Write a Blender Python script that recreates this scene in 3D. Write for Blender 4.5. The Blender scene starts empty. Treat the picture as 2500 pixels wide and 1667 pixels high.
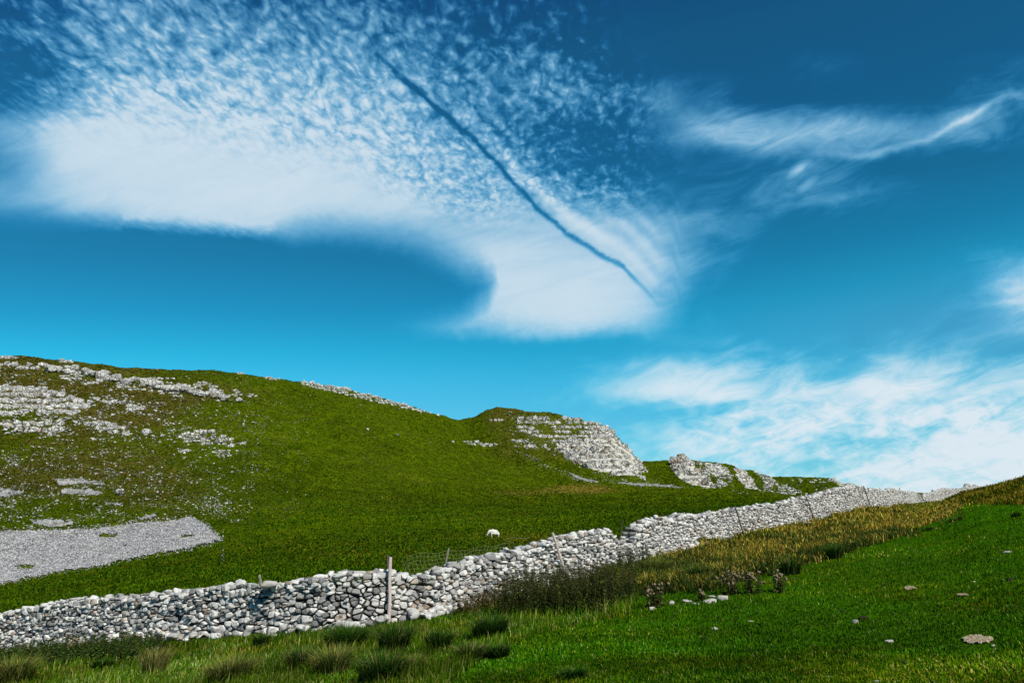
import bpy, bmesh, math, random
import numpy as np
from mathutils import Vector

# ------------------------------------------------------------------ camera
F = 1888.0                                   # focal length in photo pixels (2500 x 1667)
PW, PH = 2500.0, 1667.0
HORIZON = 1330.0
PITCH = math.atan((HORIZON - PH / 2) / F)
CAM_Z = 1.6
scene = bpy.context.scene
C = scene.collection
cam_d = bpy.data.cameras.new('camera')
cam = bpy.data.objects.new('camera', cam_d)
C.objects.link(cam)
cam.location = (0, 0, CAM_Z)
cam.rotation_euler = (math.pi / 2 + PITCH, 0, 0)
cam_d.sensor_width = 36
cam_d.lens = F / PW * 36
cam_d.clip_start = 0.1
cam_d.clip_end = 20000
scene.camera = cam
scene.render.resolution_x = 1024
scene.render.resolution_y = 682
scene.view_settings.view_transform = 'Standard'
scene.view_settings.look = 'None'
scene.view_settings.exposure = 0.0
scene.view_settings.gamma = 1.0

# ------------------------------------------------------------------ sun
SUN_EL = math.radians(43)
SUN_AZ = math.radians(149)                   # clockwise from +Y: to the right, behind the camera
sun_vec = Vector((math.sin(SUN_AZ) * math.cos(SUN_EL), math.cos(SUN_AZ) * math.cos(SUN_EL), math.sin(SUN_EL)))
sd = bpy.data.lights.new('sun', 'SUN')
sd.energy = 5.0
sd.angle = math.radians(0.53)
sd.color = (1.0, 0.95, 0.87)
sun = bpy.data.objects.new('sun', sd)
C.objects.link(sun)
sun.rotation_euler = (-sun_vec).to_track_quat('-Z', 'Y').to_euler()

# ------------------------------------------------------------------ node helper
class X:
    """a value in a node tree; operators add Math nodes"""
    def __init__(s, nt, v): s.nt = nt; s.v = v
    def _n(s, op, *a, clamp=False):
        n = s.nt.nodes.new('ShaderNodeMath'); n.operation = op; n.use_clamp = clamp
        for i, q in enumerate((s,) + a):
            q = q.v if isinstance(q, X) else q
            if isinstance(q, (int, float)): n.inputs[i].default_value = q
            else: s.nt.links.new(q, n.inputs[i])
        return X(s.nt, n.outputs[0])
    def __add__(s, o): return s._n('ADD', o)
    __radd__ = __add__
    def __sub__(s, o): return s._n('SUBTRACT', o)
    def __rsub__(s, o): return (s * -1.0) + o
    def __mul__(s, o): return s._n('MULTIPLY', o)
    __rmul__ = __mul__
    def __truediv__(s, o): return s._n('DIVIDE', o)
    def mx(s, o): return s._n('MAXIMUM', o)
    def mn(s, o): return s._n('MINIMUM', o)
    def pw(s, o): return s._n('POWER', o)
    def sin(s): return s._n('SINE')
    def exp(s): return s._n('EXPONENT')
    def abs(s): return s._n('ABSOLUTE')
    def clamp(s): return s._n('ADD', 0.0, clamp=True)
    def step(s, a, b):
        n = s.nt.nodes.new('ShaderNodeMapRange'); n.interpolation_type = 'SMOOTHSTEP'
        s.nt.links.new(s.v, n.inputs['Value'])
        if a > b:
            n.inputs['From Min'].default_value = b; n.inputs['From Max'].default_value = a
            n.inputs['To Min'].default_value = 1; n.inputs['To Max'].default_value = 0
        else:
            n.inputs['From Min'].default_value = a; n.inputs['From Max'].default_value = b
        return X(s.nt, n.outputs['Result'])
    def ramp(s, stops, interp='LINEAR', color=False):
        n = s.nt.nodes.new('ShaderNodeValToRGB'); cr = n.color_ramp; cr.interpolation = interp
        while len(cr.elements) < len(stops): cr.elements.new(0.5)
        for i, (p, c) in enumerate(stops): cr.elements[i].position = p
        for i, (p, c) in enumerate(stops):
            if isinstance(c, (int, float)): c = (c, c, c)
            cr.elements[i].color = (c[0], c[1], c[2], 1)
        s.nt.links.new(s.v, n.inputs[0])
        return X(s.nt, n.outputs[0])

def comb(nt, a, b, c):
    n = nt.nodes.new('ShaderNodeCombineXYZ')
    for i, q in enumerate((a, b, c)):
        q = q.v if isinstance(q, X) else q
        if isinstance(q, (int, float)): n.inputs[i].default_value = q
        else: nt.links.new(q, n.inputs[i])
    return n.outputs[0]
def noise(nt, vec, scale, detail=3, rough=0.5, dist=0.0, lac=2.0):
    n = nt.nodes.new('ShaderNodeTexNoise'); n.noise_dimensions = '3D'
    nt.links.new(vec, n.inputs['Vector'])
    n.inputs['Scale'].default_value = scale; n.inputs['Detail'].default_value = detail
    n.inputs['Roughness'].default_value = rough; n.inputs['Distortion'].default_value = dist
    n.inputs['Lacunarity'].default_value = lac
    return X(nt, n.outputs[0]), n
def vmath(nt, op, a, b):
    n = nt.nodes.new('ShaderNodeVectorMath'); n.operation = op
    for i, q in enumerate((a, b)):
        if isinstance(q, (tuple, list, Vector)): n.inputs[i].default_value = tuple(q)
        else: nt.links.new(q, n.inputs[i])
    return n
def mixc(nt, fac, a, b, mode='MIX'):
    n = nt.nodes.new('ShaderNodeMix'); n.data_type = 'RGBA'; n.blend_type = mode
    fac = fac.v if isinstance(fac, X) else fac
    if isinstance(fac, (int, float)): n.inputs[0].default_value = fac
    else: nt.links.new(fac, n.inputs[0])
    for i, q in ((6, a), (7, b)):
        q = q.v if isinstance(q, X) else q
        if isinstance(q, (tuple, list)): n.inputs[i].default_value = tuple(q[:3]) + (1,)
        else: nt.links.new(q, n.inputs[i])
    return X(nt, n.outputs[2])

# ------------------------------------------------------------------ sky
def build_world():
    w = bpy.data.worlds.new('World'); scene.world = w; w.use_nodes = True
    nt = w.node_tree; nt.nodes.clear()
    out = nt.nodes.new('ShaderNodeOutputWorld'); bg = nt.nodes.new('ShaderNodeBackground')
    nt.links.new(bg.outputs[0], out.inputs[0]); bg.inputs['Strength'].default_value = 0.10
    sky = nt.nodes.new('ShaderNodeTexSky'); sky.sky_type = 'NISHITA'; sky.sun_disc = False
    sky.sun_elevation = SUN_EL; sky.sun_rotation = SUN_AZ
    sky.altitude = 400; sky.air_density = 1.0; sky.dust_density = 0.6; sky.ozone_density = 2.0
    tc = nt.nodes.new('ShaderNodeTexCoord'); D = tc.outputs['Generated']
    # a flat chart of the part of the sky above the hills (north); fixed to the world
    ax = Vector((0, math.cos(PITCH), math.sin(PITCH))); up = Vector((0, -math.sin(PITCH), math.cos(PITCH)))
    f_ = X(nt, vmath(nt, 'DOT_PRODUCT', D, ax).outputs['Value']).mx(0.12)
    r_ = X(nt, vmath(nt, 'DOT_PRODUCT', D, (1, 0, 0)).outputs['Value'])
    u_ = X(nt, vmath(nt, 'DOT_PRODUCT', D, up).outputs['Value'])
    U = (r_ / f_) * (F / 1000) + PW / 2000
    V = (u_ / f_) * (-F / 1000) + PH / 2000
    sep = nt.nodes.new('ShaderNodeSeparateXYZ'); nt.links.new(D, sep.inputs[0])
    dx, dy, dz = (X(nt, sep.outputs[i]) for i in range(3))
    zz = dz.mx(0.03)
    P = comb(nt, dx / (zz + 0.05), dy / (zz + 0.05), 0.0)     # the flat layer the small clouds lie in
    UV = comb(nt, U, V, 0.0)
    # warps
    n1, nn1 = noise(nt, UV, 5.0, 4, 0.55)
    w1 = nt.nodes.new('ShaderNodeSeparateColor'); nt.links.new(nn1.outputs['Color'], w1.inputs[0])
    wx, wy = X(nt, w1.outputs[0]) - 0.5, X(nt, w1.outputs[1]) - 0.5
    n2, nn2 = noise(nt, UV, 22.0, 4, 0.6)
    w2 = nt.nodes.new('ShaderNodeSeparateColor'); nt.links.new(nn2.outputs['Color'], w2.inputs[0])
    vx, vy = X(nt, w2.outputs[0]) - 0.5, X(nt, w2.outputs[1]) - 0.5
    Uw = U + wx * 0.10 + vx * 0.03
    Vw = V + wy * 0.06 + vy * 0.02
    # coverage, read as rows of the chart
    rows = [
     (0.00, [.12,.36,.54,.58,.52,.44,.36,.42,.30,.26,.20,.14,.02,0,0,0,0,0,0,0,0]),
     (0.08, [.12,.40,.58,.64,.60,.58,.50,.48,.40,.32,.24,.16,.03,0,0,0,0,0,0,0,.02]),
     (0.16, [.00,.26,.64,.72,.74,.74,.68,.62,.50,.38,.34,.40,.10,.03,0,.02,.12,.02,.02,.05,.12]),
     (0.24, [.08,.48,.84,.90,.90,.86,.86,.80,.68,.46,.42,.60,.32,.42,.14,.03,.06,.03,.05,.20,.30]),
     (0.32, [.42,.92,1,1,1,1,.92,.86,.86,.60,.36,.26,.20,.34,.56,.60,.60,.52,.42,.42,.14]),
     (0.40, [.30,.88,1,1,1,1,.98,.92,.88,.84,.56,.24,.14,.14,.14,.16,.34,.10,.04,0,0]),
     (0.48, [.50,.74,.92,.98,1,1,1,.94,.86,.74,.74,.60,.46,.22,.10,.24,.26,.20,.06,0,0]),
     (0.56, [.30,.38,.60,.84,.94,.94,.92,.88,.84,.72,.80,.74,.78,.64,.30,.02,.02,0,0,0,0]),
     (0.64, [0,0,0,0,0,0,.02,.1,.80,.92,.92,.92,.88,.76,.14,.01,0,0,0,.1,.7]),
     (0.72, [0,0,0,0,0,0,0,0,.3,.95,.92,1,.98,.66,.05,0,0,0,0,.2,1]),
     (0.79, [0,0,0,0,0,0,.0,.0,.3,1,.9,1,.96,.7,.02,0,.02,.04,.06,.16,.6]),
     (0.85, [0,0,0,0,0,0,0,.0,.0,0,.05,.03,.05,.16,.40,.26,.12,.20,.34,.24,.20]),
     (0.91, [0,0,0,0,0,0,0,0,.02,.03,.05,.10,.42,.74,.78,.68,.42,.60,.84,.64,.62]),
     (0.96, [0,0,0,0,0,0,0,0,0,.02,.05,.22,.58,.86,.90,.78,.58,.78,.90,.82,.84]),
     (1.02, [0,0,0,0,0,0,0,0,.02,.04,.06,.10,.16,.22,.44,.82,.90,.90,.86,.86,.84]),
     (1.08, [0,0,0,0,0,0,0,.02,.04,.06,.08,.14,.30,.62,.84,.80,.70,.62,.74,.94,1]),
     (1.14, [0,0,0,0,0,0,.02,.04,.06,.08,.10,.20,.40,.46,.52,.56,.62,.74,.94,1,1]),
     (1.22, [.1,.1,.1,.1,.1,.1,.1,.1,.1,.1,.2,.3,.4,.5,.6,.6,.6,.6,.8,.9,.9]),
    ]
    un = (Uw / 2.5).clamp()
    cov = None; pv = None
    for v, vals in rows:
        rr = un.ramp([(i / 20, c) for i, c in enumerate(vals)], 'B_SPLINE')
        if cov is None: cov = rr
        else: cov = cov + (rr - cov) * Vw.step(pv, v)
        pv = v
    # outside the chart the sky keeps thin scattered cloud
    # texture: patchy grains in the flat layer, drawn out along the wind, finer towards the rim
    rot = nt.nodes.new('ShaderNodeVectorRotate'); rot.rotation_type = 'Z_AXIS'; rot.inputs['Angle'].default_value = math.radians(4)
    nt.links.new(P, rot.inputs['Vector'])
    sc = vmath(nt, 'MULTIPLY', rot.outputs[0], (1.0, 0.62, 1.0)).outputs[0]
    g1, _ = noise(nt, sc, 38.0, 3, 0.62, 0.2)
    vo = nt.nodes.new('ShaderNodeTexVoronoi'); vo.feature = 'SMOOTH_F1'; vo.inputs['Smoothness'].default_value = 0.6
    vo.inputs['Scale'].default_value = 46.0; vo.inputs['Detail'].default_value = 1.0
    dsc = vmath(nt, 'MULTIPLY_ADD', sc, (1, 1, 1)); 
    gd, gdn = noise(nt, sc, 9.0, 3, 0.6)
    off = vmath(nt, 'SCALE', gdn.outputs['Color'], (0, 0, 0)); off.inputs['Scale'].default_value = 0.10
    ad = vmath(nt, 'ADD', sc, (0, 0, 0)); nt.links.new(off.outputs[0], ad.inputs[1])
    nt.links.new(ad.outputs[0], vo.inputs['Vector'])
    cell = 1.0 - X(nt, vo.outputs['Distance'])
    grain = (g1 * 1.3 + cell * 0.7) - 0.56        # about 0.5 in the mean
    gb, _ = noise(nt, sc, 4.5, 2, 0.5)
    grain = grain + (gb - 0.5) * 0.5
    # curves
    def curve(pts, arg): return ((arg - 0.0) / 2.5).clamp().ramp([(p / 2500, q / 1200) for p, q in pts], 'CARDINAL') * 1.2
    # lower rim of the large cloud and its right-hand lobe
    rim = curve([(0,525),(150,540),(350,548),(520,558),(680,570),(800,562),(950,574),(1010,586),(1062,608),(1119,640),(1180,668),(1212,712),(1228,812),(1270,826),(1400,838),(1550,823),(1620,803),(1680,752),(1710,705),(1760,660),(1850,640),(2000,1150)], U + vx * 0.02)
    rim2 = curve([(0,700),(1100,800),(1170,812),(1260,825),(1400,838),(1550,823),(1620,803),(1680,752),(1710,705),(1760,660),(1850,640),(2000,1150)], U)
    tip = curve([(0,800),(1060,800),(1130,785),(1165,748),(1200,700),(1235,560),(1300,300),(2500,0)], U + vx * 0.01)
    Vr = V + vy * 0.014 + (g1 - 0.5) * 0.022
    below = ((rim - Vr).mx((Vr - tip).mn(rim2 - Vr))) * -1.0
    soft = U.ramp([(0, .6), (0.12, .5), (0.2, .3), (0.3, .3), (0.30, .16), (0.38, .2), (0.42, .24), (0.46, .25), (0.6, .2), (0.66, .3), (0.72, .8), (1, .8)])
    rimm = ((below / (soft * 0.09 + 0.004)) * -1.0).step(-1.0, 1.0)
    low = V.step(0.80, 0.86)                     # the rim only rules above the low cloud bank
    rimm = rimm + (1.0 - rimm) * (low.mx(U.step(1.80, 1.95)))
    # dark streak and its parallel rows
    S = curve([(0,-900 if False else 0),(700,0),(850,85),(950,160),(1040,240),(1110,300),(1170,355),(1235,425),(1300,495),(1370,558),(1450,612),(1530,660),(1600,735),(1660,800),(2500,1150)], U + vx * 0.004)
    ds = V - S + (g1 - 0.5) * 0.012
    streak = ((ds * 120.0) * (ds * 120.0) * -1.0).exp() * U.step(0.84, 1.02) * U.step(1.63, 1.50)
    lip = (((ds + 0.045) * 38.0) * ((ds + 0.045) * 38.0) * -1.0).exp() * U.step(1.0, 1.2) * U.step(1.55, 1.4)
    rowsw = ((ds + wy * 0.05) * 105.0).sin() * ds.step(0.0, -0.05) * U.step(0.85, 1.05) * U.step(1.75, 1.55) * ds.step(-0.36, -0.2)
    # where grains show
    amp = (V + U * -0.16).step(0.40, 0.16)         # strong near the top
    amp = amp.mx(U.step(0.72, 0.95) * (V - U * 0.36).step(0.19, 0.06) * 0.95)
    amp = amp * U.step(1.72, 1.5) * (1.0 - V.step(0.44, 0.58) * U.step(1.1, 1.3) * 0.85)
    # streaky wisps elsewhere
    rw = nt.nodes.new('ShaderNodeVectorRotate'); rw.rotation_type = 'Z_AXIS'; rw.inputs['Angle'].default_value = math.radians(18)
    nt.links.new(UV, rw.inputs['Vector'])
    st = vmath(nt, 'MULTIPLY', rw.outputs[0], (1.0, 3.2, 1.0)).outputs[0]
    wsp, _ = noise(nt, st, 6.0, 5, 0.62, 0.8)
    wsp2, _ = noise(nt, st, 2.2, 3, 0.5, 0.6)
    wisp = (wsp * 1.6 + wsp2 * 0.9) - 0.75
    lowr = V.step(0.80, 0.95)
    puff, _ = noise(nt, vmath(nt, 'MULTIPLY', UV, (1.0, 2.0, 1.0)).outputs[0], 16.0, 4, 0.6, 0.6)
    tex = grain * amp + wisp * (1.0 - amp)
    tex = tex + ((puff - 0.5) * 1.5) * V.step(0.93, 1.02)
    smooth = 0.16 + U.step(1.55, 1.8) * 0.36 + lowr * 0.26
    A = amp * 0.70 + (1.0 - amp) * smooth
    c = cov + rowsw * 0.06 + lip * 0.18 + (tex - 0.5) * A * cov.step(0.0, 0.14)
    c = c - streak * (0.28 + g1 * 0.45)
    # soft shoulder
    cl = c.step(0.0, 1.10)
    a = cl * (1.0 - amp) + c.step(-0.04, 1.0) * amp
    # two drawn-out feathers
    def feather(pts, w, u0, u1, k, wv=1.0):
        cu = curve([(0, pts[0][1])] + pts + [(2500, pts[-1][1])], U + wx * 0.05)
        d = (V + vy * 0.02 * wv + wy * 0.02 * wv - cu) / w
        return ((d * d) * -1.0).exp() * U.step(u0 - .08, u0 + .1) * U.step(u1 + .12, u1 - .06) * k
    fe = feather([(1620, 225), (1720, 310), (1850, 350), (2000, 372), (2150, 372), (2290, 330), (2380, 280), (2460, 235)], 0.011, 2.02, 2.5, 0.46)
    fe = fe + feather([(1250, 170), (1400, 230), (1600, 250), (1700, 300), (1800, 345), (1950, 330), (2150, 320), (2300, 312), (2460, 262)], 0.034, 1.62, 2.4, 0.26)
    fe = fe + feather([(1800, 505), (2000, 490), (2200, 455)], 0.012, 1.9, 2.15, 0.16)
    a = (a + fe * (wsp * 1.2 + 0.35) * (1.0 - a * 0.9)).mn(1.0) * (rimm.mx(U.step(1.66, 1.8)))
    # ribs of the small broken patch on the right
    rb = ((((V * 0.6 + U * 0.42) + wx * 0.03) * 190.0).sin() * 0.5 + 0.5)
    pu, pv_ = (U - 1.955 + (V - 0.42) * -0.25 + wx * 0.08) / 0.045, (V - 0.425) / 0.062
    a = a.mx(((pu * pu + pv_ * pv_) * -1.0).exp() * (rb * 0.85 + 0.08) * (0.3 + wsp) * 0.85)
    back = X(nt, vmath(nt, 'DOT_PRODUCT', D, ax).outputs['Value']).step(0.35, 0.6)
    bc = wsp2.step(0.5, 0.8) * 0.5
    a = (a * back + bc * (1.0 - back)) * 0.97
    # sky colour: physical sky graded to the photograph's teal, clearer aloft
    grade = ((V + (U - 1.3).mx(0.0) * 0.22 * V.step(1.0, 0.75)) * 0.8).clamp().ramp([(0.0, (0.09, 0.53, 0.77)), (0.128, (0.10, 0.66, 0.84)), (0.3, (0.088, 0.66, 0.84)), (0.5, (0.081, 0.74, 0.87)), (0.61, (0.078, 0.90, 1.03)), (0.69, (0.10, 1.12, 1.18)), (0.74, (0.18, 1.16, 1.24)), (0.84, (0.34, 1.08, 1.16)), (1.0, (0.5, 0.95, 1.05))])
    s = mixc(nt, 1.0, sky.outputs[0], grade, 'MULTIPLY')
    core = a.step(0.45, 1.0)
    shade = noise(nt, UV, 3.0, 3, 0.5)[0]
    cc = mixc(nt, core, (4.2, 6.6, 8.6), (6.3, 7.5, 8.5))
    cc = mixc(nt, V.step(0.75, 0.95), cc, (7.4, 8.2, 8.9))
    # thin cloud tints the blue towards teal before it whitens
    def split(c):
        q = nt.nodes.new('ShaderNodeSeparateColor'); nt.links.new(c.v, q.inputs[0]); return [X(nt, q.outputs[i]) for i in range(3)]
    ch = []
    for p_, q_, e_ in zip(split(s), split(cc), (1.7, 1.1, 0.85)): ch.append(p_ + (q_ - p_) * a.mx(0.0).pw(e_))
    cn = nt.nodes.new('ShaderNodeCombineColor')
    for i in range(3): nt.links.new(ch[i].v, cn.inputs[i])
    fin = X(nt, cn.outputs[0])
    nt.links.new(fin.v, bg.inputs['Color'])
    w.cycles.sampling_method = 'MANUAL'; w.cycles.sample_map_resolution = 512
build_world()
# ------------------------------------------------------------------ helpers
rng = np.random.default_rng(7)
cP, sP = math.cos(PITCH), math.sin(PITCH)
def ray(px, py):
    cx = (np.asarray(px, float) - PW / 2) / F; cy = (PH / 2 - np.asarray(py, float)) / F
    return cx, cP - cy * sP, sP + cy * cP
def unp(px, py, Y):
    x, y, z = ray(px, py); t = np.asarray(Y, float) / y
    return x * t, y * t, z * t + CAM_Z
def proj(x, y, z):
    z = z - CAM_Z
    d = y * cP + z * sP; u = -y * sP + z * cP
    d = np.where(d < 0.05, 0.05, d)
    return x / d * F + PW / 2, PH / 2 - u / d * F
def smooth(x, a, b):
    t = np.clip((x - a) / (b - a), 0, 1); return t * t * (3 - 2 * t)
def _hash(ix, iy, seed):
    h = (ix.astype(np.int64) * 374761393 + iy.astype(np.int64) * 668265263 + seed * 974711) & 0xffffffff
    h = ((h ^ (h >> 13)) * 1274126177) & 0xffffffff
    return ((h ^ (h >> 16)) & 0xffff) / 65535.0
def vnoise(x, y, seed=0):
    ix, iy = np.floor(x), np.floor(y); fx, fy = x - ix, y - iy
    fx = fx * fx * fx * (fx * (fx * 6 - 15) + 10); fy = fy * fy * fy * (fy * (fy * 6 - 15) + 10)
    a, b = _hash(ix, iy, seed), _hash(ix + 1, iy, seed); c, d = _hash(ix, iy + 1, seed), _hash(ix + 1, iy + 1, seed)
    return (a + (b - a) * fx) + ((c + (d - c) * fx) - (a + (b - a) * fx)) * fy
def fbm(x, y, o=4, seed=0, g=0.5):
    s = 0; a = 1; t = 0
    for i in range(o):
        s = s + a * (vnoise(x * 2 ** i + 13.7 * i, y * 2 ** i - 7.1 * i, seed + i) - 0.5); t += a; a *= g
    return s / t * 2          # about -1..1
def inpoly(px, py, poly):
    r = np.zeros(np.shape(px), bool); n = len(poly)
    for i in range(n):
        x0, y0 = poly[i]; x1, y1 = poly[(i + 1) % n]
        if y0 == y1: continue
        r ^= ((y0 > py) != (y1 > py)) & (px < (x1 - x0) * (py - y0) / (y1 - y0) + x0)
    return r
def npmesh(name, V, faces_flat, counts, mats, parent=None, smooth_=False, cols=None, attrs=None, mi=None, sharp=None):
    """one mesh object from numpy arrays"""
    me = bpy.data.meshes.new(name)
    V = np.ascontiguousarray(V, np.float32); me.vertices.add(len(V)); me.vertices.foreach_set('co', V.ravel())
    ff = np.ascontiguousarray(faces_flat, np.int32); cn = np.ascontiguousarray(counts, np.int32)
    me.loops.add(len(ff)); me.loops.foreach_set('vertex_index', ff)
    me.polygons.add(len(cn)); st = np.zeros(len(cn), np.int32); st[1:] = np.cumsum(cn)[:-1]
    me.polygons.foreach_set('loop_start', st)
    if smooth_: me.polygons.foreach_set('use_smooth', np.ones(len(cn), bool))
    if mi is not None: me.polygons.foreach_set('material_index', np.ascontiguousarray(mi, np.int32))
    me.update(calc_edges=True)
    if cols is not None:
        a = me.attributes.new('col', 'FLOAT_COLOR', 'POINT')
        cc = np.ones((len(V), 4), np.float32); cc[:, :3] = cols; a.data.foreach_set('color', cc.ravel())
    for k, v in (attrs or {}).items():
        a = me.attributes.new(k, 'FLOAT', 'POINT'); a.data.foreach_set('value', np.ascontiguousarray(v, np.float32))
    for m in (mats if isinstance(mats, (list, tuple)) else [mats]): me.materials.append(m)
    o = bpy.data.objects.new(name, me); C.objects.link(o)
    if parent is not None: o.parent = parent
    return o
def tag(o, label, cat=None, group=None, kind=None):
    o['label'] = label
    if cat: o['category'] = cat
    if group: o['group'] = group
    if kind: o['kind'] = kind
    return o
def empty(name, loc):
    o = bpy.data.objects.new(name, None); C.objects.link(o); o.location = [float(q) for q in loc]; o.empty_display_size = 0.2; return o

# ------------------------------------------------------------------ the lie of the land
# wall line: photo column, row of the foot, row of the top, distance
WALL = np.array([
 (-330,1668,1560,31.5),(-150,1628,1528,30.5),(0,1590,1496,29.0),(150,1575,1466,26.8),(270,1564,1455,25.3),(450,1556,1442,23.4),(600,1546,1424,22.2),(680,1540,1424,21.6),
 (830,1531,1390,20.8),(950,1516,1390,21.2),(1010,1506,1402,21.6),(1100,1490,1370,22.4),(1200,1464,1345,23.6),(1270,1447,1334,24.6),(1340,1429,1316,25.8),
 (1400,1414,1301,27.0),(1480,1394,1288,28.9),(1505,1387,1316,29.5),(1530,1381,1316,30.3),(1545,1377,1277,30.8),(1620,1352,1257,33.8),(1700,1326,1251,38.0),(1800,1303,1239,43.5),(1880,1290,1232,47.5),
 (1970,1271,1208,52.5),(2070,1247,1188,61.0),(2120,1240,1191,67.0),(2165,1234,1194,76.0),(2220,1231,1200,90.0),(2250,1230,1209,100.0),(2275,1226,1200,108.0),(2320,1216,1192,122.0),(2360,1206,1190,140.0),(2400,1200,1188,165.0)], float)
WX, WY, WZ = unp(WALL[:, 0], WALL[:, 1], WALL[:, 3])
WT = unp(WALL[:, 0], WALL[:, 2], WALL[:, 3])[2] - WZ
B_PTS = [(0,1667,18),(-300,1667,21),(300,1667,15.5),(600,1667,13),(950,1667,11),(1250,1667,9.6),(1900,1667,8.2),(2500,1667,7),(2900,1640,6.5),
 (300,1605,20.5),(600,1600,17.5),(1000,1590,14.5),(1300,1560,14),(1600,1500,15.5),(1600,1600,11),(2000,1450,17),(2000,1560,12),(2500,1500,11.5),
 (2500,1350,20),(2250,1350,23),(1900,1388,24),(1750,1420,21),(2100,1324,32),(2300,1262,50),(2500,1258,33),(2400,1235,50),(2900,1300,20),
 (1900,1330,37),(2050,1258,56),(2200,1250,70),(2330,1222,90),
 (0,1458,60),(0,1420,85),(0,1345,104),(0,1300,118),(-500,1440,70),(-500,1330,110),(300,1400,66),(300,1350,90),(300,1300,108),(600,1360,60),(600,1300,84),(600,1262,102),
 (900,1330,62),(900,1270,90),(900,1235,120),(1205,1311,69),(1205,1260,98),(1205,1215,150),(1300,1190,215),(1500,1262,85),(1500,1225,130),(1500,1190,220),
 (1700,1235,115),(1700,1192,235),(1900,1205,200),(1900,1222,130),(2100,1195,260),(2400,1206,230),(2235,1224,150),(2240,1226,230),(2190,1218,140),(2190,1214,230),(2900,1230,60),(2900,1225,200)]
_cp = []
for q in B_PTS: _cp.append(unp(*q))
for i in range(len(WALL)):
    _cp.append((WX[i], WY[i], WZ[i]))
    n = math.hypot(WX[i], WY[i]); _cp.append((WX[i] * (1 + 3.0 / n), WY[i] * (1 + 3.0 / n), WZ[i] + (0.05 if i < 17 else 0.35)))
for az, z in ((-0.75, -0.42), (-0.4, -0.22), (0, -0.02), (0.4, 0.14), (0.75, 0.3)):
    _cp.append((3.2 * math.sin(az), 3.2 * math.cos(az), z)); 
    _cp.append((420 * math.sin(az), 420 * math.cos(az), 20.0)); _cp.append((330 * math.sin(az), 330 * math.cos(az), 18.5))
_cp = np.array(_cp, float)
def _feat(x, y):
    return np.arctan2(x, y), np.log(np.clip(np.hypot(x, y), 3.0, 450.0)) * 0.8
_fa, _fr = _feat(_cp[:, 0], _cp[:, 1])
def _tps(d2): return d2 * np.log(d2 + 1e-12) * 0.5
_n = len(_cp)
_K = _tps((_fa[:, None] - _fa[None]) ** 2 + (_fr[:, None] - _fr[None]) ** 2) + np.eye(_n) * 2e-4
_Pm = np.stack([np.ones(_n), _fa, _fr], 1)
_A = np.zeros((_n + 3, _n + 3)); _A[:_n, :_n] = _K; _A[:_n, _n:] = _Pm; _A[_n:, :_n] = _Pm.T
_el = np.arcsinh((_cp[:, 2] - 0.0) / 2.0)          # compress so that near detail and far rise share one fit
_w = np.linalg.solve(_A, np.concatenate([_el, np.zeros(3)]))
def base_h(a, R):
    ac = np.clip(a, -0.9, 0.9); r = np.log(np.clip(R, 3.0, 450.0)) * 0.8
    out = np.zeros(a.shape); fa, fr = ac.ravel(), r.ravel(); o = np.empty(len(fa))
    for i in range(0, len(fa), 40000):
        A, B = fa[i:i + 40000], fr[i:i + 40000]
        o[i:i + 40000] = _tps((A[:, None] - _fa[None]) ** 2 + (B[:, None] - _fr[None]) ** 2) @ _w[:_n] + _w[_n] + _w[_n + 1] * A + _w[_n + 2] * B
    z = np.sinh(o.reshape(a.shape)) * 2.0
    z = z * smooth(R, 0.0, 3.0)
    return z + (0.0 - z) * smooth(np.abs(a), 0.95, 2.0) * (1 - smooth(R, 40, 300) * 0.0)

def ridge(crest, toe, shape=1.0, drop=0.22, round_=0.10, under=0.5):
    cx, cy, cz = unp(*np.array(crest, float).T); tx, ty, tz = unp(*np.array(toe, float).T)
    ca, cr = np.arctan2(cx, cy), np.hypot(cx, cy); ta, tr = np.arctan2(tx, ty), np.hypot(tx, ty)
    def f(a, R):
        Rc, Zc = np.interp(a, ca, cr), np.interp(a, ca, cz)
        Rt, Zt = np.interp(a, ta, tr), np.interp(a, ta, tz)
        t = (R - Rt) / (Rc - Rt)
        tc = np.clip(t, 0, 1)
        s = tc ** shape
        s = s * (1 - round_ * 0) 
        z = Zt + (Zc - Zt) * s
        z = np.where(t < 0, Zt - (Rt - R) * under, z)
        d = np.maximum(R - Rc, 0); z = np.where(t > 1, Zc - drop * d * d / (d + 12), z)
        # keep the brow round
        return z
    f.span = (ca.min(), ca.max())
    return f
H1 = ridge([(-1400,930,150),(-700,900,190),(-300,880,215),(0,869,230),(190,878,238),(385,902,248),(430,899,255),(530,905,262),(700,927,280),(850,951,300),(957,980,315),(1063,1010,335),(1116,1026,345),(1200,1060,352),(1350,1120,365),(1500,1192,380),(1700,1260,390)],
           [(-1400,1330,85),(-700,1320,95),(0,1300,113),(300,1292,113),(600,1255,108),(900,1225,130),(1116,1205,170),(1300,1192,225),(1500,1205,330),(1700,1260,350)], 1.12)
KN = ridge([(900,1250,360),(1000,1120,352),(1080,1046,348),(1116,1027,345),(1148,1021,341),(1190,1001,338),(1212,996,336),(1275,999,334),(1360,1010,330),(1435,1029,325),(1488,1047,320),(1531,1095,315),(1557,1121,312),(1580,1150,311),(1620,1195,310),(1700,1260,310)],
           [(900,1260,300),(1000,1160,300),(1116,1110,295),(1212,1100,290),(1280,1115,285),(1340,1140,280),(1400,1158,275),(1480,1168,270),(1540,1170,270),(1580,1185,280),(1620,1210,290),(1700,1270,290)], 0.85)
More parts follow.
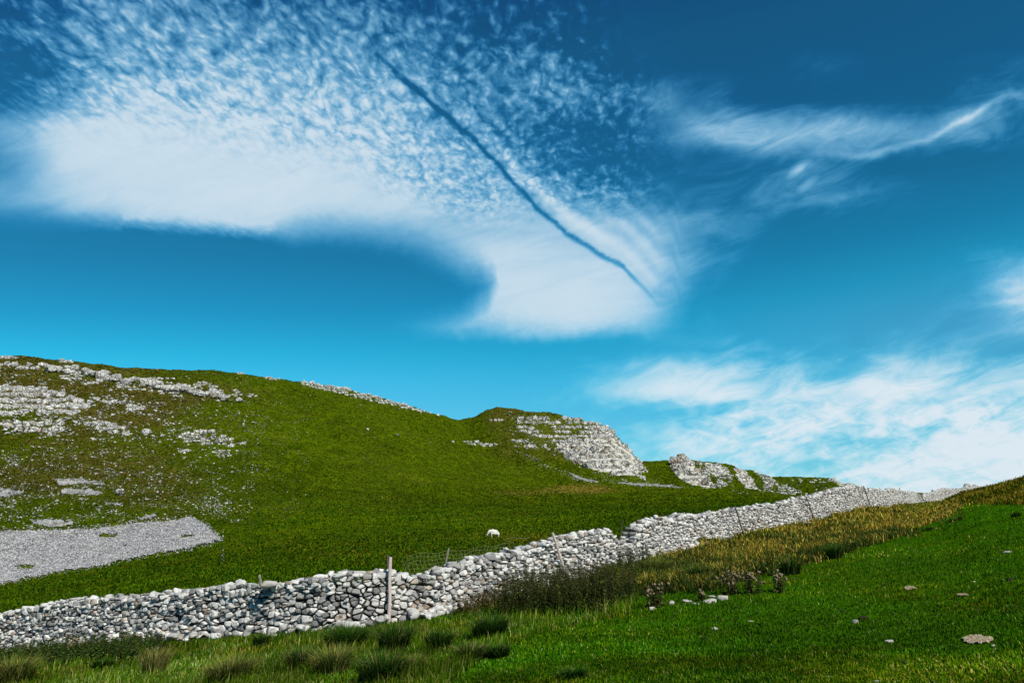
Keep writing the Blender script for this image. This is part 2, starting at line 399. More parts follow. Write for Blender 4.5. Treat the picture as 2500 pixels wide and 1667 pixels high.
CR = ridge([(1400,1200,365),(1480,1132,362),(1557,1123,352),(1632,1125,348),(1655,1117,345),(1690,1121,343),(1754,1130,340),(1828,1148,336),(1892,1169,332),(1960,1196,330),(2050,1232,330),(2200,1300,330)],
           [(1400,1240,300),(1480,1190,300),(1560,1184,296),(1640,1192,290),(1740,1200,286),(1830,1206,282),(1950,1216,280),(2050,1245,280),(2200,1310,280)], 0.9)
TH = ridge([(1600,1215,480),(1750,1176,470),(1871,1165,460),(1956,1163,450),(2020,1167,440),(2062,1178,430),(2120,1197,420),(2200,1222,420),(2300,1260,420)],
           [(1600,1230,360),(1750,1215,350),(1871,1208,345),(2020,1206,340),(2120,1215,340),(2300,1270,340)], 0.9)
RH = ridge([(2250,1270,66),(2310,1218,64),(2350,1200,63),(2390,1192,62),(2420,1185,58),(2450,1178,55),(2500,1164,50),(2620,1146,46),(2900,1150,42),(3400,1230,40)],
           [(2250,1280,50),(2310,1245,46),(2350,1236,43),(2400,1232,40),(2500,1232,35),(2700,1260,28),(2900,1290,22),(3400,1320,18)], 1.0, drop=0.05, under=0.10)
def smax(a, b, k):
    h = np.clip(0.5 + 0.5 * (a - b) / k, 0, 1); return b + (a - b) * h + k * h * (1 - h)
def land(a, R):
    z = base_h(a, R)
    ac = np.clip(a, -0.95, 0.85)
    back = smooth(np.abs(a), 1.0, 1.8)
    for f, k in ((H1, 2.5), (CR, 1.5), (KN, 1.5), (TH, 1.5), (RH, 0.7)):
        lo, hi = f.span
        fz = f(ac, R)
        m = smooth(ac, lo - 0.02, lo + 0.02) * (1 - smooth(ac, hi - 0.02, hi + 0.02)) if f is not H1 and f is not RH else 1.0
        if f is RH: m = (ac > lo) * 1.0
        if f is H1: m = (ac < hi) * 1.0
        fz = np.where(np.asarray(m) > 0.0, fz, -500.0)
        zz = smax(fz, z, k); z = np.where(fz > z - k, zz, z) if k else zz
    return z + (0.0 - z) * back
def detail(x, y, z, R):
    """mounds, terracettes and tussocks"""
    hill = smooth(R, 95, 150); near = 1 - smooth(R, 25, 60); mid = smooth(R, 22, 40)
    d = fbm(x / 9, y / 9, 3, 5) * (0.05 * near + 0.16 * mid + 0.65 * hill)
    d = d + fbm(x / 1.6, y / 1.6, 3, 15) * (0.03 + 0.05 * mid + 0.13 * hill)
    d = d + fbm(x / 0.5, y / 0.5, 2, 25) * (0.015 + 0.035 * mid * (1 - hill))
    # sheep tracks run level along the slope
    ter = fbm(np.arctan2(x, y) * 14, z / 0.75, 3, 35)
    d = d + ter * 0.75 * smooth(R, 110, 170) * (1 - smooth(R, 380, 440))
    return d
def spaced():
    a_in = np.linspace(-0.82, 0.80, 1180)
    a_out = np.concatenate([np.linspace(0.82, math.pi, 60), np.linspace(-math.pi, -0.84, 60)[1:]])
    r = np.concatenate([[0.3, 1.0, 2.0, 3.0, 4.0], np.exp(np.linspace(math.log(5), math.log(100), 300)),
                        np.linspace(100.6, 390, 430), np.linspace(392, 520, 40), np.exp(np.linspace(math.log(530), math.log(9000), 30))])
    return a_in, np.concatenate([a_in, a_out]), r
A_IN, A_ALL, R_ALL = spaced()
_aa, _rr = np.meshgrid(A_ALL, R_ALL, indexing='ij')
_z0 = land(_aa, _rr)
_x, _y = _rr * np.sin(_aa), _rr * np.cos(_aa)
ZG = _z0 + detail(_x, _y, _z0, _rr)
ZG = np.where(_rr > 520, ZG * (1 - smooth(_rr, 520, 2500)) + (-5) * smooth(_rr, 520, 2500), ZG)
NI = len(A_IN)
def ground(x, y):
    x = np.asarray(x, float); y = np.asarray(y, float)
    a = np.clip(np.arctan2(x, y), A_IN[0], A_IN[-1] - 1e-6); R = np.hypot(x, y)
    ia = (a - A_IN[0]) / (A_IN[1] - A_IN[0]); i = np.floor(ia).astype(int); fa = ia - i; i = np.clip(i, 0, NI - 2)
    ir = np.interp(R, R_ALL, np.arange(len(R_ALL))); j = np.clip(np.floor(ir).astype(int), 0, len(R_ALL) - 2); fr = ir - j
    return (ZG[i, j] * (1 - fa) + ZG[i + 1, j] * fa) * (1 - fr) + (ZG[i, j + 1] * (1 - fa) + ZG[i + 1, j + 1] * fa) * fr
def hit(px, py, rmin=4.0):
    """where the line of sight through a photo pixel meets the ground"""
    px = np.atleast_1d(np.asarray(px, float)); py = np.atleast_1d(np.asarray(py, float))
    rmin = np.broadcast_to(rmin, px.shape)
    out = np.full((len(px), 3), np.nan)
    for c in range(0, len(px), 4000):
        s = slice(c, c + 4000)
        x, y, z = ray(px[s], py[s]); h = np.hypot(x, y); sl = z / h; a = np.arctan2(x, y)
        ia = np.clip((a - A_IN[0]) / (A_IN[1] - A_IN[0]), 0, NI - 1.001); i = ia.astype(int); f = (ia - i)[:, None]
        col = ZG[i] * (1 - f) + ZG[i + 1] * f
        g = col - (CAM_Z + sl[:, None] * R_ALL[None])
        ok = (g > 0) & (R_ALL[None] > rmin[s][:, None])
        k = ok.argmax(1); has = ok.any(1) & (k > 0); k = np.maximum(k, 1); ar = np.arange(len(k))
        g0, g1 = g[ar, k - 1], g[ar, k]; t = np.clip(-g0 / (g1 - g0 + 1e-12), 0, 1)
        R = R_ALL[k - 1] + (R_ALL[k] - R_ALL[k - 1]) * t
        P = np.stack([x / h * R, y / h * R, CAM_Z + sl * R], 1); P[~has] = np.nan
        out[s] = P
    return out
WA = np.arctan2(WX, WY); WR = np.hypot(WX, WY)
def wall_r(x, y): return np.interp(np.arctan2(x, y), WA, WR)

# ------------------------------------------------------------------ materials
def material(name, rough=0.9):
    m = bpy.data.materials.new(name); m.use_nodes = True; nt = m.node_tree
    b = nt.nodes['Principled BSDF']; b.inputs['Roughness'].default_value = rough
    b.inputs['Specular IOR Level'].default_value = 0.25
    return m, nt, b
def attr(nt, name, color=False):
    n = nt.nodes.new('ShaderNodeAttribute'); n.attribute_name = name
    return X(nt, n.outputs['Color' if color else 'Fac'])
def setc(nt, b, c): nt.links.new(c.v, b.inputs['Base Color'])
def bump(nt, b, h, dist=0.05, strength=1.0):
    n = nt.nodes.new('ShaderNodeBump'); n.inputs['Distance'].default_value = dist; n.inputs['Strength'].default_value = strength
    nt.links.new(h.v, n.inputs['Height']); nt.links.new(n.outputs[0], b.inputs['Normal'])
def geo(nt): return nt.nodes.new('ShaderNodeNewGeometry')
def pos(nt): return geo(nt).outputs['Position']
def mat_ground():
    m, nt, b = material('turf', 1.0); b.inputs['Specular IOR Level'].default_value = 0.0
    p = pos(nt)
    n1 = noise(nt, p, 0.05, 5, 0.6)[0]; n2 = noise(nt, p, 0.9, 5, 0.65)[0]; n3 = noise(nt, p, 9.0, 4, 0.7)[0]; n4 = noise(nt, p, 0.33, 5, 0.7, 0.5)[0]
    olive = mixc(nt, n4.step(0.3, 0.7), (0.030, 0.062, 0.001), (0.105, 0.140, 0.002))
    lush = mixc(nt, n3.step(0.25, 0.75), (0.018, 0.085, 0.001), (0.048, 0.15, 0.001))
    far = attr(nt, 'olive'); c = mixc(nt, far, lush, olive)
    br = mixc(nt, n2.step(0.35, 0.65), (0.060, 0.042, 0.012), (0.14, 0.105, 0.022))
    c = mixc(nt, (attr(nt, 'brown') + (n2 - 0.5) * 0.8).step(0.25, 0.75), c, br)
    gold = mixc(nt, n2.step(0.4, 0.6), (0.10, 0.085, 0.012), (0.30, 0.20, 0.035))
    c = mixc(nt, (attr(nt, 'gold') + (n4 - 0.5) * 0.9).step(0.3, 0.8), c, gold)
    c = mixc(nt, n1.step(0.35, 0.65) * 0.35, c, (0.05, 0.06, 0.006))
    soil = mixc(nt, n3, (0.035, 0.022, 0.010), (0.12, 0.085, 0.05))
    c = mixc(nt, (attr(nt, 'soil') + (n3 - 0.5) * 0.7).step(0.35, 0.65), c, soil)
    rk = mixc(nt, n2.step(0.3, 0.6), (0.30, 0.28, 0.22), (0.62, 0.59, 0.52)); rk = mixc(nt, n4.step(0.52, 0.60) * 0.9, rk, (0.16, 0.15, 0.04))
    c = mixc(nt, (attr(nt, 'rock') + (n2 - 0.5) * 0.9).step(0.35, 0.6), c, rk)
    setc(nt, b, c)
    bump(nt, b, n3 * 0.35 + n2, 0.35, 0.8)
    return m
M_TURF = mat_ground()
def mat_stone(name, light=(0.46, 0.45, 0.43), dark=(0.17, 0.165, 0.16), lich=0.5, scale=6.0, warm=0.1, bscale=None, bd=0.02, crack=0):
    m, nt, b = material(name, 0.92); g = geo(nt); p = g.outputs['Position']; oi = nt.nodes.new('ShaderNodeObjectInfo'); r = (X(nt, g.outputs['Random Per Island']) + X(nt, oi.outputs['Random']))._n('FRACT')
    n1 = noise(nt, p, scale, 5, 0.7)[0]; n2 = noise(nt, p, scale * 4.5, 4, 0.7)[0]
    c = mixc(nt, r.ramp([(0, 0.0), (0.15, 0.05), (0.38, 0.45), (0.66, 0.82), (1.0, 1.0)]), dark, light)
    t = noise(nt, comb(nt, r * 57.0, 0, 0), 1.0, 0)[0]
    tan = X(nt, (r * 37.13)._n('FRACT').v)
    c = mixc(nt, tan.step(1.0 - warm, 1.0 - warm + 0.02) * 0.6, c, (0.34, 0.235, 0.14))
    c = mixc(nt, (n1.step(0.52, 0.66) * n2.step(0.3, 0.6)) * lich, c, (0.075, 0.075, 0.07))
    c = mixc(nt, n2.step(0.58, 0.72) * 0.5, c, tuple(min(0.8, q * 1.35) for q in light))
    h = n1 + n2 * 0.4
    if crack:
        q = noise(nt, p, crack * 0.7, 3, 0.6)[1]; off = vmath(nt, 'SCALE', q.outputs['Color'], (0, 0, 0)); off.inputs['Scale'].default_value = 0.9 / crack
        ad = vmath(nt, 'ADD', p, (0, 0, 0)); nt.links.new(off.outputs[0], ad.inputs[1])
        ml = vmath(nt, 'MULTIPLY', ad.outputs[0], (1, 1, 0.8))
        for sc_, k in ((crack, 1.0), (crack * 2.7, 0.45)):
            v = nt.nodes.new('ShaderNodeTexVoronoi'); v.feature = 'DISTANCE_TO_EDGE'; v.inputs['Scale'].default_value = sc_; nt.links.new(ml.outputs[0], v.inputs['Vector'])
            e = X(nt, v.outputs['Distance']).step(0.0, 0.13); h = h + e * k * 1.6
            c = mixc(nt, (1.0 - X(nt, v.outputs['Distance']).step(0.0, 0.06)) * 0.85 * k, c, (0.10, 0.095, 0.07))
    setc(nt, b, c); bump(nt, b, h, bd, 0.9)
    return m
M_STONE = mat_stone('limestone', (0.70, 0.675, 0.62), (0.17, 0.165, 0.155), 0.9, 7.0, 0.07)
M_CRAG = mat_stone('crag_limestone', (0.73, 0.70, 0.63), (0.50, 0.48, 0.43), 0.55, 0.5, 0.08, bd=0.5, crack=0.42)
M_BOULD = mat_stone('boulder_limestone', (0.72, 0.70, 0.64), (0.50, 0.48, 0.44), 0.3, 0.9, 0.03, bd=0.2, crack=0.8)
M_SHADE, _nt, _b = material('shade_core', 1.0); _b.inputs['Base Color'].default_value = (0.03, 0.026, 0.02, 1)  # near-black colour stands in for the shade deep between wall stones

# ------------------------------------------------------------------ ground sheet
def build_ground():
    na, nr = len(A_ALL), len(R_ALL)
    V = np.stack([_x, _y, ZG], -1).reshape(-1, 3)
    idx = np.arange(na * nr).reshape(na, nr); nx = np.roll(idx, -1, 0)
    # order: anticlockwise from above
    q = np.stack([idx[:, :-1], nx[:, :-1], nx[:, 1:], idx[:, 1:]], -1).reshape(-1, 4)[:, ::-1]
    px, py = proj(V[:, 0], V[:, 1], V[:, 2]); R = _rr.ravel()
    x, y = V[:, 0], V[:, 1]; wr = wall_r(x, y)
    n = fbm(x / 7, y / 7, 3, 77); n2 = fbm(x / 25, y / 25, 3, 78)
    olive = smooth(R - wr, -3, 2)
    olive = np.maximum(olive, smooth(px + n * 90, 1100, 500) * 0.75)
    brown = np.clip(smooth(px, 760, 250) * smooth(py, 1330, 1180) * 0.62 + (n2 * 0.45), 0, 1) * smooth(R, 105, 125)
    brown += smooth(px, 1130, 1230) * smooth(py, 1140, 1110) * (R > 250) * 0.42
    for cx, cy, sx, sy, k in ((185,1145,90,22,.8),(40,1160,80,30,.5),(380,960,330,26,.35),(330,1020,160,40,.3)):
        brown += k * np.exp(-((px - cx) / sx) ** 2 - ((py - cy) / sy) ** 2) * (R > 100)
    gold = np.zeros(len(R))
    for cx, cy, sx, sy, k in ((1420,1192,90,14,.95),(1260,1203,90,12,.6),(1500,1200,140,8,.2),(930,1350,160,18,.35),(1330,1318,130,14,.5),(1180,1290,200,14,.15),(1080,1330,120,20,.3)):
        gold += k * np.exp(-((px - cx) / sx) ** 2 - ((py - cy) / sy) ** 2) * (R > wr)
    gold += 0.55 * smooth(px, 1500, 1750) * (R < wr) * inpoly(px, py, BANK) + 0.5 * (px > 2300) * (py < 1215 + (px - 2300) * 0.03) * (R < 75)
    soil = np.exp(-((R - wr + 0.6) / 0.8) ** 2) * smooth(px, 1500, 1150) * 0.9
    soil = np.where((px < 1500), soil, 0)
    rock = np.zeros(len(R))
    for poly in ROCKY: rock = np.maximum(rock, inpoly(px + n * 6, py + n2 * 4, poly) * (R > 200))
    for poly in ROCKY2: rock = np.maximum(rock, inpoly(px + n * 6, py + n2 * 4, poly) * (R > 90) * 0.22)
    o = npmesh('ground', V, q.ravel(), np.full(len(q), 4), M_TURF, smooth_=True, attrs={'olive': olive, 'brown': brown, 'gold': gold, 'soil': soil, 'rock': rock})
    tag(o, 'grassy hillside ground rising to the rocky hills', kind='structure')
BANK = [(1480,1395),(1560,1372),(1640,1350),(1730,1325),(1830,1300),(1900,1290),(1990,1268),(2075,1232),(2160,1222),(2250,1230),(2330,1205),(2360,1212),(2330,1262),(2250,1285),(2150,1318),(2080,1342),(1980,1375),(1850,1402),(1720,1432),(1560,1455),(1480,1440)]
ROCKY = [[(1357,1082),(1451,1073),(1470,1045),(1495,1056),(1515,1078),(1540,1104),(1556,1122),(1560,1140),(1552,1158),(1519,1160),(1468,1152),(1430,1140),(1395,1122),(1366,1099)],[(1634,1120),(1650,1113),(1672,1114),(1688,1124),(1700,1150),(1722,1160),(1745,1190),(1722,1190),(1690,1184),(1660,1168),(1640,1146)],[(1722,1128),(1760,1136),(1778,1156),(1750,1164),(1726,1150)],[(1795,1146),(1822,1152),(1842,1180),(1850,1194),(1826,1192),(1804,1172)],[(2034,1168),(2062,1176),(2090,1188),(2050,1186)]]
ROCKY2 = [[(1290,1020),(1430,1026),(1484,1046),(1452,1075),(1360,1084),(1300,1080)],[(-60,940),(48,940),(104,950),(179,968),(216,1000),(180,1020),(150,1016),(85,1008),(0,1020),(-60,1016)]]
build_ground()
# ------------------------------------------------------------------ stones
def ico(sub):
    bm = bmesh.new(); bmesh.ops.create_icosphere(bm, subdivisions=sub, radius=1.0)
    v = np.array([q.co[:] for q in bm.verts]); f = np.array([[w.index for w in q.verts] for q in bm.faces]); bm.free()
    return v / np.linalg.norm(v, axis=1)[:, None], f
ICO = {1: ico(1), 2: ico(2), 3: ico(3), 4: ico(4)}
def stone_verts(cen, frame, N, H, p=9.0, sub=2, gnoise=0.06, cap=None):
    """rounded polyhedra: N (n,K,3) plane normals and H (n,K) distances in local frame; frame (n,3,3) rows are local axes in world"""
    d, f = ICO[sub]; n = len(cen); out = np.empty((n, len(d), 3))
    for c in range(0, n, 400):
        s = slice(c, c + 400)
        q = np.einsum('vk,npk->nvp', d, N[s]) / H[s][:, None, :]
        q = np.clip(q, 1e-3, None)
        m = q.max(2, keepdims=True)
        if cap is not None:
            q = np.concatenate([q, np.broadcast_to(1.0 / np.asarray(cap)[s][:, None, None], q.shape[:2] + (1,))], 2); m = q.max(2, keepdims=True)
        r = 1.0 / (m[..., 0] * ((q / m) ** p).sum(2) ** (1.0 / p))
        nn = r.shape[0]; kk = rng.normal(0, 3.2, (nn, 5, 3)); ph = rng.uniform(0, 6.28, (nn, 1, 5))
        r = r * (1 + gnoise * 0.55 * np.sin(np.einsum('vk,njk->nvj', d, kk) + ph).sum(2) + rng.normal(0, gnoise * 0.5, r.shape))
        loc = d[None] * r[..., None]
        out[s] = np.einsum('nvk,nkj->nvj', loc, frame[s]) + cen[s][:, None, :]
    return out, f
def stones_mesh(name, verts, f, mat, parent=None, extra=None):
    n, k, _ = verts.shape
    ff = (f[None] + (np.arange(n) * k)[:, None, None]).reshape(-1)
    V = verts.reshape(-1, 3)
    o = npmesh(name, V, ff, np.full(n * len(f), 3), mat, parent)
    return o
def rand_unit(n):
    v = rng.normal(size=n + (3,)); return v / np.linalg.norm(v, axis=-1, keepdims=True)
def loose(n, size, asp=(1, 0.8, 0.6), K=9):
    """planes for n loose angular stones: size (n,), aspect"""
    N = rand_unit((n, K)); H = rng.uniform(0.62, 1.0, (n, K)) * 0.5
    A = np.array(asp)[None, None] * np.exp(rng.normal(0, 0.15, (n, 1, 3)))
    # a plane n.x<=h squeezed by A: normal n/A
    N2 = N / A; L = np.linalg.norm(N2, axis=-1, keepdims=True); N2 = N2 / L; H2 = H * size[:, None] / L[..., 0]
    box = np.concatenate([np.eye(3), -np.eye(3)])[None].repeat(n, 0); hb = (np.concatenate([A[:, 0], A[:, 0]], 1) * 0.5) * size[:, None]
    return np.concatenate([N2, box], 1), np.concatenate([H2, hb], 1)
def frames(yaw, tilt=None):
    n = len(yaw); c, s = np.cos(yaw), np.sin(yaw); z = np.zeros(n); o = np.ones(n)
    M = np.stack([np.stack([c, s, z], -1), np.stack([-s, c, z], -1), np.stack([z, z, o], -1)], 1)
    if tilt is not None:
        t1, t2 = rng.normal(0, tilt, n), rng.normal(0, tilt, n)
        M[:, 0, 2] += t1; M[:, 1, 2] += t2; M[:, 2, 0] -= t1; M[:, 2, 1] -= t2
        M /= np.linalg.norm(M, axis=2, keepdims=True)
    return M
def packed(seeds, wts, asp, K=12, window=1.2):
    """2-D power cells of seeds (n,2): plane normals and distances; asp stretches cells sideways"""
    n = len(seeds); N = np.zeros((n, K, 2)); H = np.full((n, K), 9.0)
    o = np.argsort(seeds[:, 0]); S = seeds[o]; W = wts[o]; X0 = S[:, 0]
    M = np.array([1.0, asp * asp])
    for i in range(n):
        a, b = np.searchsorted(X0, X0[i] - window), np.searchsorted(X0, X0[i] + window)
        d = S[a:b] - S[i]; dm = (d * d * M).sum(1); k = min(K + 1, len(dm)); sel = np.argpartition(dm, k - 1)[:k] if k < len(dm) else np.arange(len(dm)); sel = sel[dm[sel] > 1e-9][:K]
        dd = d[sel]; nn = dd * M; h = 0.5 * (dm[sel] + W[i] - W[a:b][sel]); L = np.linalg.norm(nn, axis=1)
        N[o[i], :len(sel)] = nn / L[:, None]; H[o[i], :len(sel)] = h / L
        if len(sel) < K: N[o[i], len(sel):] = (1, 0)
    return N, H

# ------------------------------------------------------------------ drystone wall
WS = np.concatenate([[0], np.cumsum(np.hypot(np.diff(WX), np.diff(WY)))])
_fs = np.linspace(0, WS[-1], 1400)
def _smc(v):
    w = np.interp(_fs, WS, v); k = np.hanning(17); k /= k.sum(); p = np.pad(w, 8, mode='edge'); return np.convolve(p, k, 'valid')
_sx, _sy, _st = _smc(WX), _smc(WY), np.interp(_fs, WS, WT)
_fs2 = np.concatenate([[0], np.cumsum(np.hypot(np.diff(_sx), np.diff(_sy)))])
_fs2 *= WS[-1] / _fs2[-1]
def wp(s):
    x, y = np.interp(s, _fs2, _sx), np.interp(s, _fs2, _sy); return x, y, ground(x, y)
def wtop(s): return np.interp(s, _fs2, _st)
def wtan(s):
    a, b = wp(s + 0.4), wp(s - 0.4); t = np.stack([a[0] - b[0], a[1] - b[1], a[2] - b[2]], -1); return t / np.linalg.norm(t, axis=-1, keepdims=True)
WLEN = WS[-1]
def s_at(px): return float(np.interp(px, WALL[:, 0], WS))
def wall():
    root = empty('drystone_wall', [float(q) for q in wp(s_at(950))])
    tag(root, 'long pale grey drystone wall of rough stones climbing from lower left to the upper right', 'stone wall')
    ox = np.array(root.location)
    # seeds in rows
    S, Hh = [], []; u = 0.05; row = 0
    while u < 2.4:
        step = rng.uniform(0.066, 0.118)
        s = rng.uniform(0, 0.2)
        while s < WLEN:
            w = rng.uniform(0.08, 0.29)
            S.append(s + w / 2); Hh.append(u + rng.normal(0, 0.018)); s += w
        u += step; row += 1
    seeds = np.stack([np.array(S), np.array(Hh)], 1)
    top = wtop(seeds[:, 0]) - 0.10 + 0.07 * fbm(seeds[:, 0] * 0.9, seeds[:, 0] * 0, 2, 3)
    keep = (seeds[:, 1] < top) & (rng.random(len(seeds)) > 0.15)
    seeds = seeds[keep]; n = len(seeds)
    wts = rng.uniform(-0.010, 0.014, n)
    N2, H2 = packed(seeds, wts, 1.45)
    H2 = np.clip(H2 - rng.uniform(0.005, 0.026, H2.shape), 0.018, 0.20)
    def face(sign, sub_near, sel, name, tidy):
        m = len(sel); s, h = seeds[sel, 0], seeds[sel, 1]
        T = wtan(s); up = np.tile([0, 0, 1.0], (m, 1)); nrm = np.cross(T, up); nrm /= np.linalg.norm(nrm, axis=1)[:, None]
        nrm *= sign       # nrm for sign=+1 points towards the camera side
        x, y, z = wp(s); half = 0.36 - 0.10 * h / 1.5 - 0.09
        bulge = 0.06 * fbm(s * 0.6, h * 1.2, 2, 9)
        cen = np.stack([x, y, z + h], 1) + nrm * (half + bulge + rng.normal(0, 0.034, m))[:, None]
        fr = np.stack([T * 1.0, np.cross(nrm, T), nrm], 1)
        fr[:, 1] *= np.sign(fr[:, 1, 2])[:, None]
        rot = rng.normal(0, 0.10, m)
        P = np.zeros((m, 12 + 10, 3)); Hd = np.zeros((m, 22))
        for k, (ax, a0, a1) in enumerate((((0, 1, 0), .045, .11), ((0, -1, 0), .06, .13), ((1, 0, 0), .09, .2), ((-1, 0, 0), .09, .2))): v = np.array(ax) + rng.normal(0, 0.12, (m, 3)); P[:, 18 + k] = v / np.linalg.norm(v, axis=1)[:, None]; Hd[:, 18 + k] = rng.uniform(a0, a1, m)
        P[:, :12, :2] = N2[sel]; P[:, :12, 2] = rng.normal(0, 0.16, (m, 12)); P[:, :12] /= np.linalg.norm(P[:, :12], axis=2, keepdims=True); Hd[:, :12] = H2[sel]
        for k in range(4):
            v = np.stack([rng.normal(0, 0.20 + 0.3 * (k > 1), m), rng.normal(0, 0.20 + 0.3 * (k > 1), m) + 0.06, np.ones(m)], 1); P[:, 12 + k] = v / np.linalg.norm(v, axis=1)[:, None]; Hd[:, 12 + k] = rng.uniform(0.08, 0.12, m) + 0.03 * (k > 1)
        P[:, 16] = (0, 0, -1); Hd[:, 16] = 0.16
        v = rand_unit((m,)); v[:, 2] = np.abs(v[:, 2]); P[:, 17] = v; Hd[:, 17] = rng.uniform(0.08, 0.16, m)
        vs, f = stone_verts(cen, fr, P, Hd, p=60, sub=sub_near, gnoise=0.022, cap=np.full(m, 0.34))
        return vs - ox, f
    near = np.where(seeds[:, 0] < s_at(1560))[0]; far = np.where(seeds[:, 0] >= s_at(1560))[0]
    close = near[seeds[near, 0] < s_at(1260)]; near = near[seeds[near, 0] >= s_at(1260)]; v0, f0 = face(1, 4, close, '', 0)
    v1, f1 = face(1, 3, near, '', 0); v2, f2 = face(1, 2, far, '', 0)
    v3, f3 = face(-1, 2, np.arange(n), '', 0)
    allV = [v0.reshape(-1, 3), v1.reshape(-1, 3), v2.reshape(-1, 3), v3.reshape(-1, 3)]; allF = []; off = 0
    for v, f in ((v0, f0), (v1, f1), (v2, f2), (v3, f3)):
        k = v.shape[1]; allF.append((f[None] + (np.arange(len(v)) * k)[:, None, None]).reshape(-1) + off); off += v.shape[0] * k
    FF = np.concatenate(allF)
    npmesh('stonework', np.concatenate(allV), FF, np.full(len(FF) // 3, 3), M_STONE, root)
    # core box closing the gaps; shade between stones is put into its dark colour
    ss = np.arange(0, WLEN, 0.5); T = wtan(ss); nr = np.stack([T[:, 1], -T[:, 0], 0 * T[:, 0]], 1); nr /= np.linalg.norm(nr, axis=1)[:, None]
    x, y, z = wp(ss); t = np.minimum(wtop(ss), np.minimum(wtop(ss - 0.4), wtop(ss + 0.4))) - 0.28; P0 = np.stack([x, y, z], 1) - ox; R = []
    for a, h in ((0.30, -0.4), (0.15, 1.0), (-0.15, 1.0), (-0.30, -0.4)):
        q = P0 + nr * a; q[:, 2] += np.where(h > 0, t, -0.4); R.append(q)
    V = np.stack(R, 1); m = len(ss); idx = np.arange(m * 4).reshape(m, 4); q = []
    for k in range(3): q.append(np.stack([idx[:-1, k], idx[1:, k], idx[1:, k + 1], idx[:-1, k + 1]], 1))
    q = np.concatenate(q); npmesh('shade_core', V.reshape(-1, 3), q.ravel(), np.full(len(q), 4), M_SHADE, root)
    # coping: larger stones laid along the top, many on edge
    s = 0.0; CS, SZ = [], []
    while s < WLEN:
        k = rng.uniform(0.12, 0.32); CS.append(s + k / 2); SZ.append(k); s += k * rng.uniform(0.72, 1.0)
    CS = np.array(CS); SZ = np.array(SZ)
    gapm = ((CS > s_at(1497)) & (CS < s_at(1542))) | ((CS > s_at(1000)) & (CS < s_at(1035))); CS, SZ = CS[~gapm], SZ[~gapm]; m = len(CS)
    T = wtan(CS); x, y, z = wp(CS)
    nr = np.stack([T[:, 1], -T[:, 0], 0 * T[:, 0]], 1)
    lay = rng.random(m) < 0.5
    size = np.where(lay, 0.23, 0.27) * rng.uniform(0.65, 1.5, m)
    N3, H3 = loose(m, size, (1.0, 0.85, 0.55), 12)
    yaw = np.arctan2(T[:, 1], T[:, 0]) + rng.normal(0, 0.25, m)
    fr = frames(yaw, 0.22)
    fr[:, 0] *= (SZ / size * 1.15)[:, None]
    off = rng.normal(0, 0.05, m)
    cen = np.stack([x, y, z + wtop(CS) - 0.11 * rng.uniform(0.1, 1.6, m)], 1) + nr * off[:, None] - ox
    cen2 = cen + nr * 0.17 + [0, 0, -0.06]; k2 = rng.random(m) < 0.75
    cen3 = cen - nr * 0.17 + [0, 0, -0.06]
    A = np.concatenate([cen, cen2[k2], cen3[k2]]); FR = np.concatenate([fr, fr[k2] * 0.85, fr[k2] * 0.85]); NN = np.concatenate([N3, N3[k2][::-1], N3[k2]]); HH = np.concatenate([H3, H3[k2][::-1], H3[k2]])
    vs, f = stone_verts(A, FR, NN, HH, p=34, sub=3, gnoise=0.03, cap=rng.uniform(0.2, 0.34, len(A)))
    stones_mesh('coping_stones', vs, f, M_STONE, root)
    # fallen and footing stones along the foot, and the slumped spill below the gap
    P, Z = [], []
    for _ in range(260):
        s_ = rng.uniform(s_at(-100), s_at(1750)); P.append((s_, 0.42 + abs(rng.normal(0, 0.13)))); Z.append(rng.uniform(0.16, 0.36))
    for a, b, cnt, w in ((1470, 1530, 150, 0.35), (985, 1060, 40, 0.2)):
        for _ in range(cnt):
            s_ = rng.uniform(s_at(a), s_at(b)); P.append((s_, 0.35 + rng.random() ** 1.5 * w * 2)); Z.append(rng.uniform(0.12, 0.24))
    P = np.array(P); Z = np.array(Z); T = wtan(P[:, 0]); x, y, z = wp(P[:, 0]); nr = np.stack([T[:, 1], -T[:, 0], 0 * T[:, 0]], 1)
    xx, yy = x + nr[:, 0] * P[:, 1], y + nr[:, 1] * P[:, 1]
    N3, H3 = loose(len(P), Z); cen = np.stack([xx, yy, ground(xx, yy) + Z * 0.2 + np.clip(0.75 - P[:, 1], 0, 1) * rng.random(len(P)) * 0.5], 1) - ox
    vs, f = stone_verts(cen, frames(rng.uniform(0, 6.28, len(P)), 0.25), N3, H3, p=18, sub=3, gnoise=0.03)
    stones_mesh('footing_stones', vs, f, M_STONE, root)
    return root
wall()

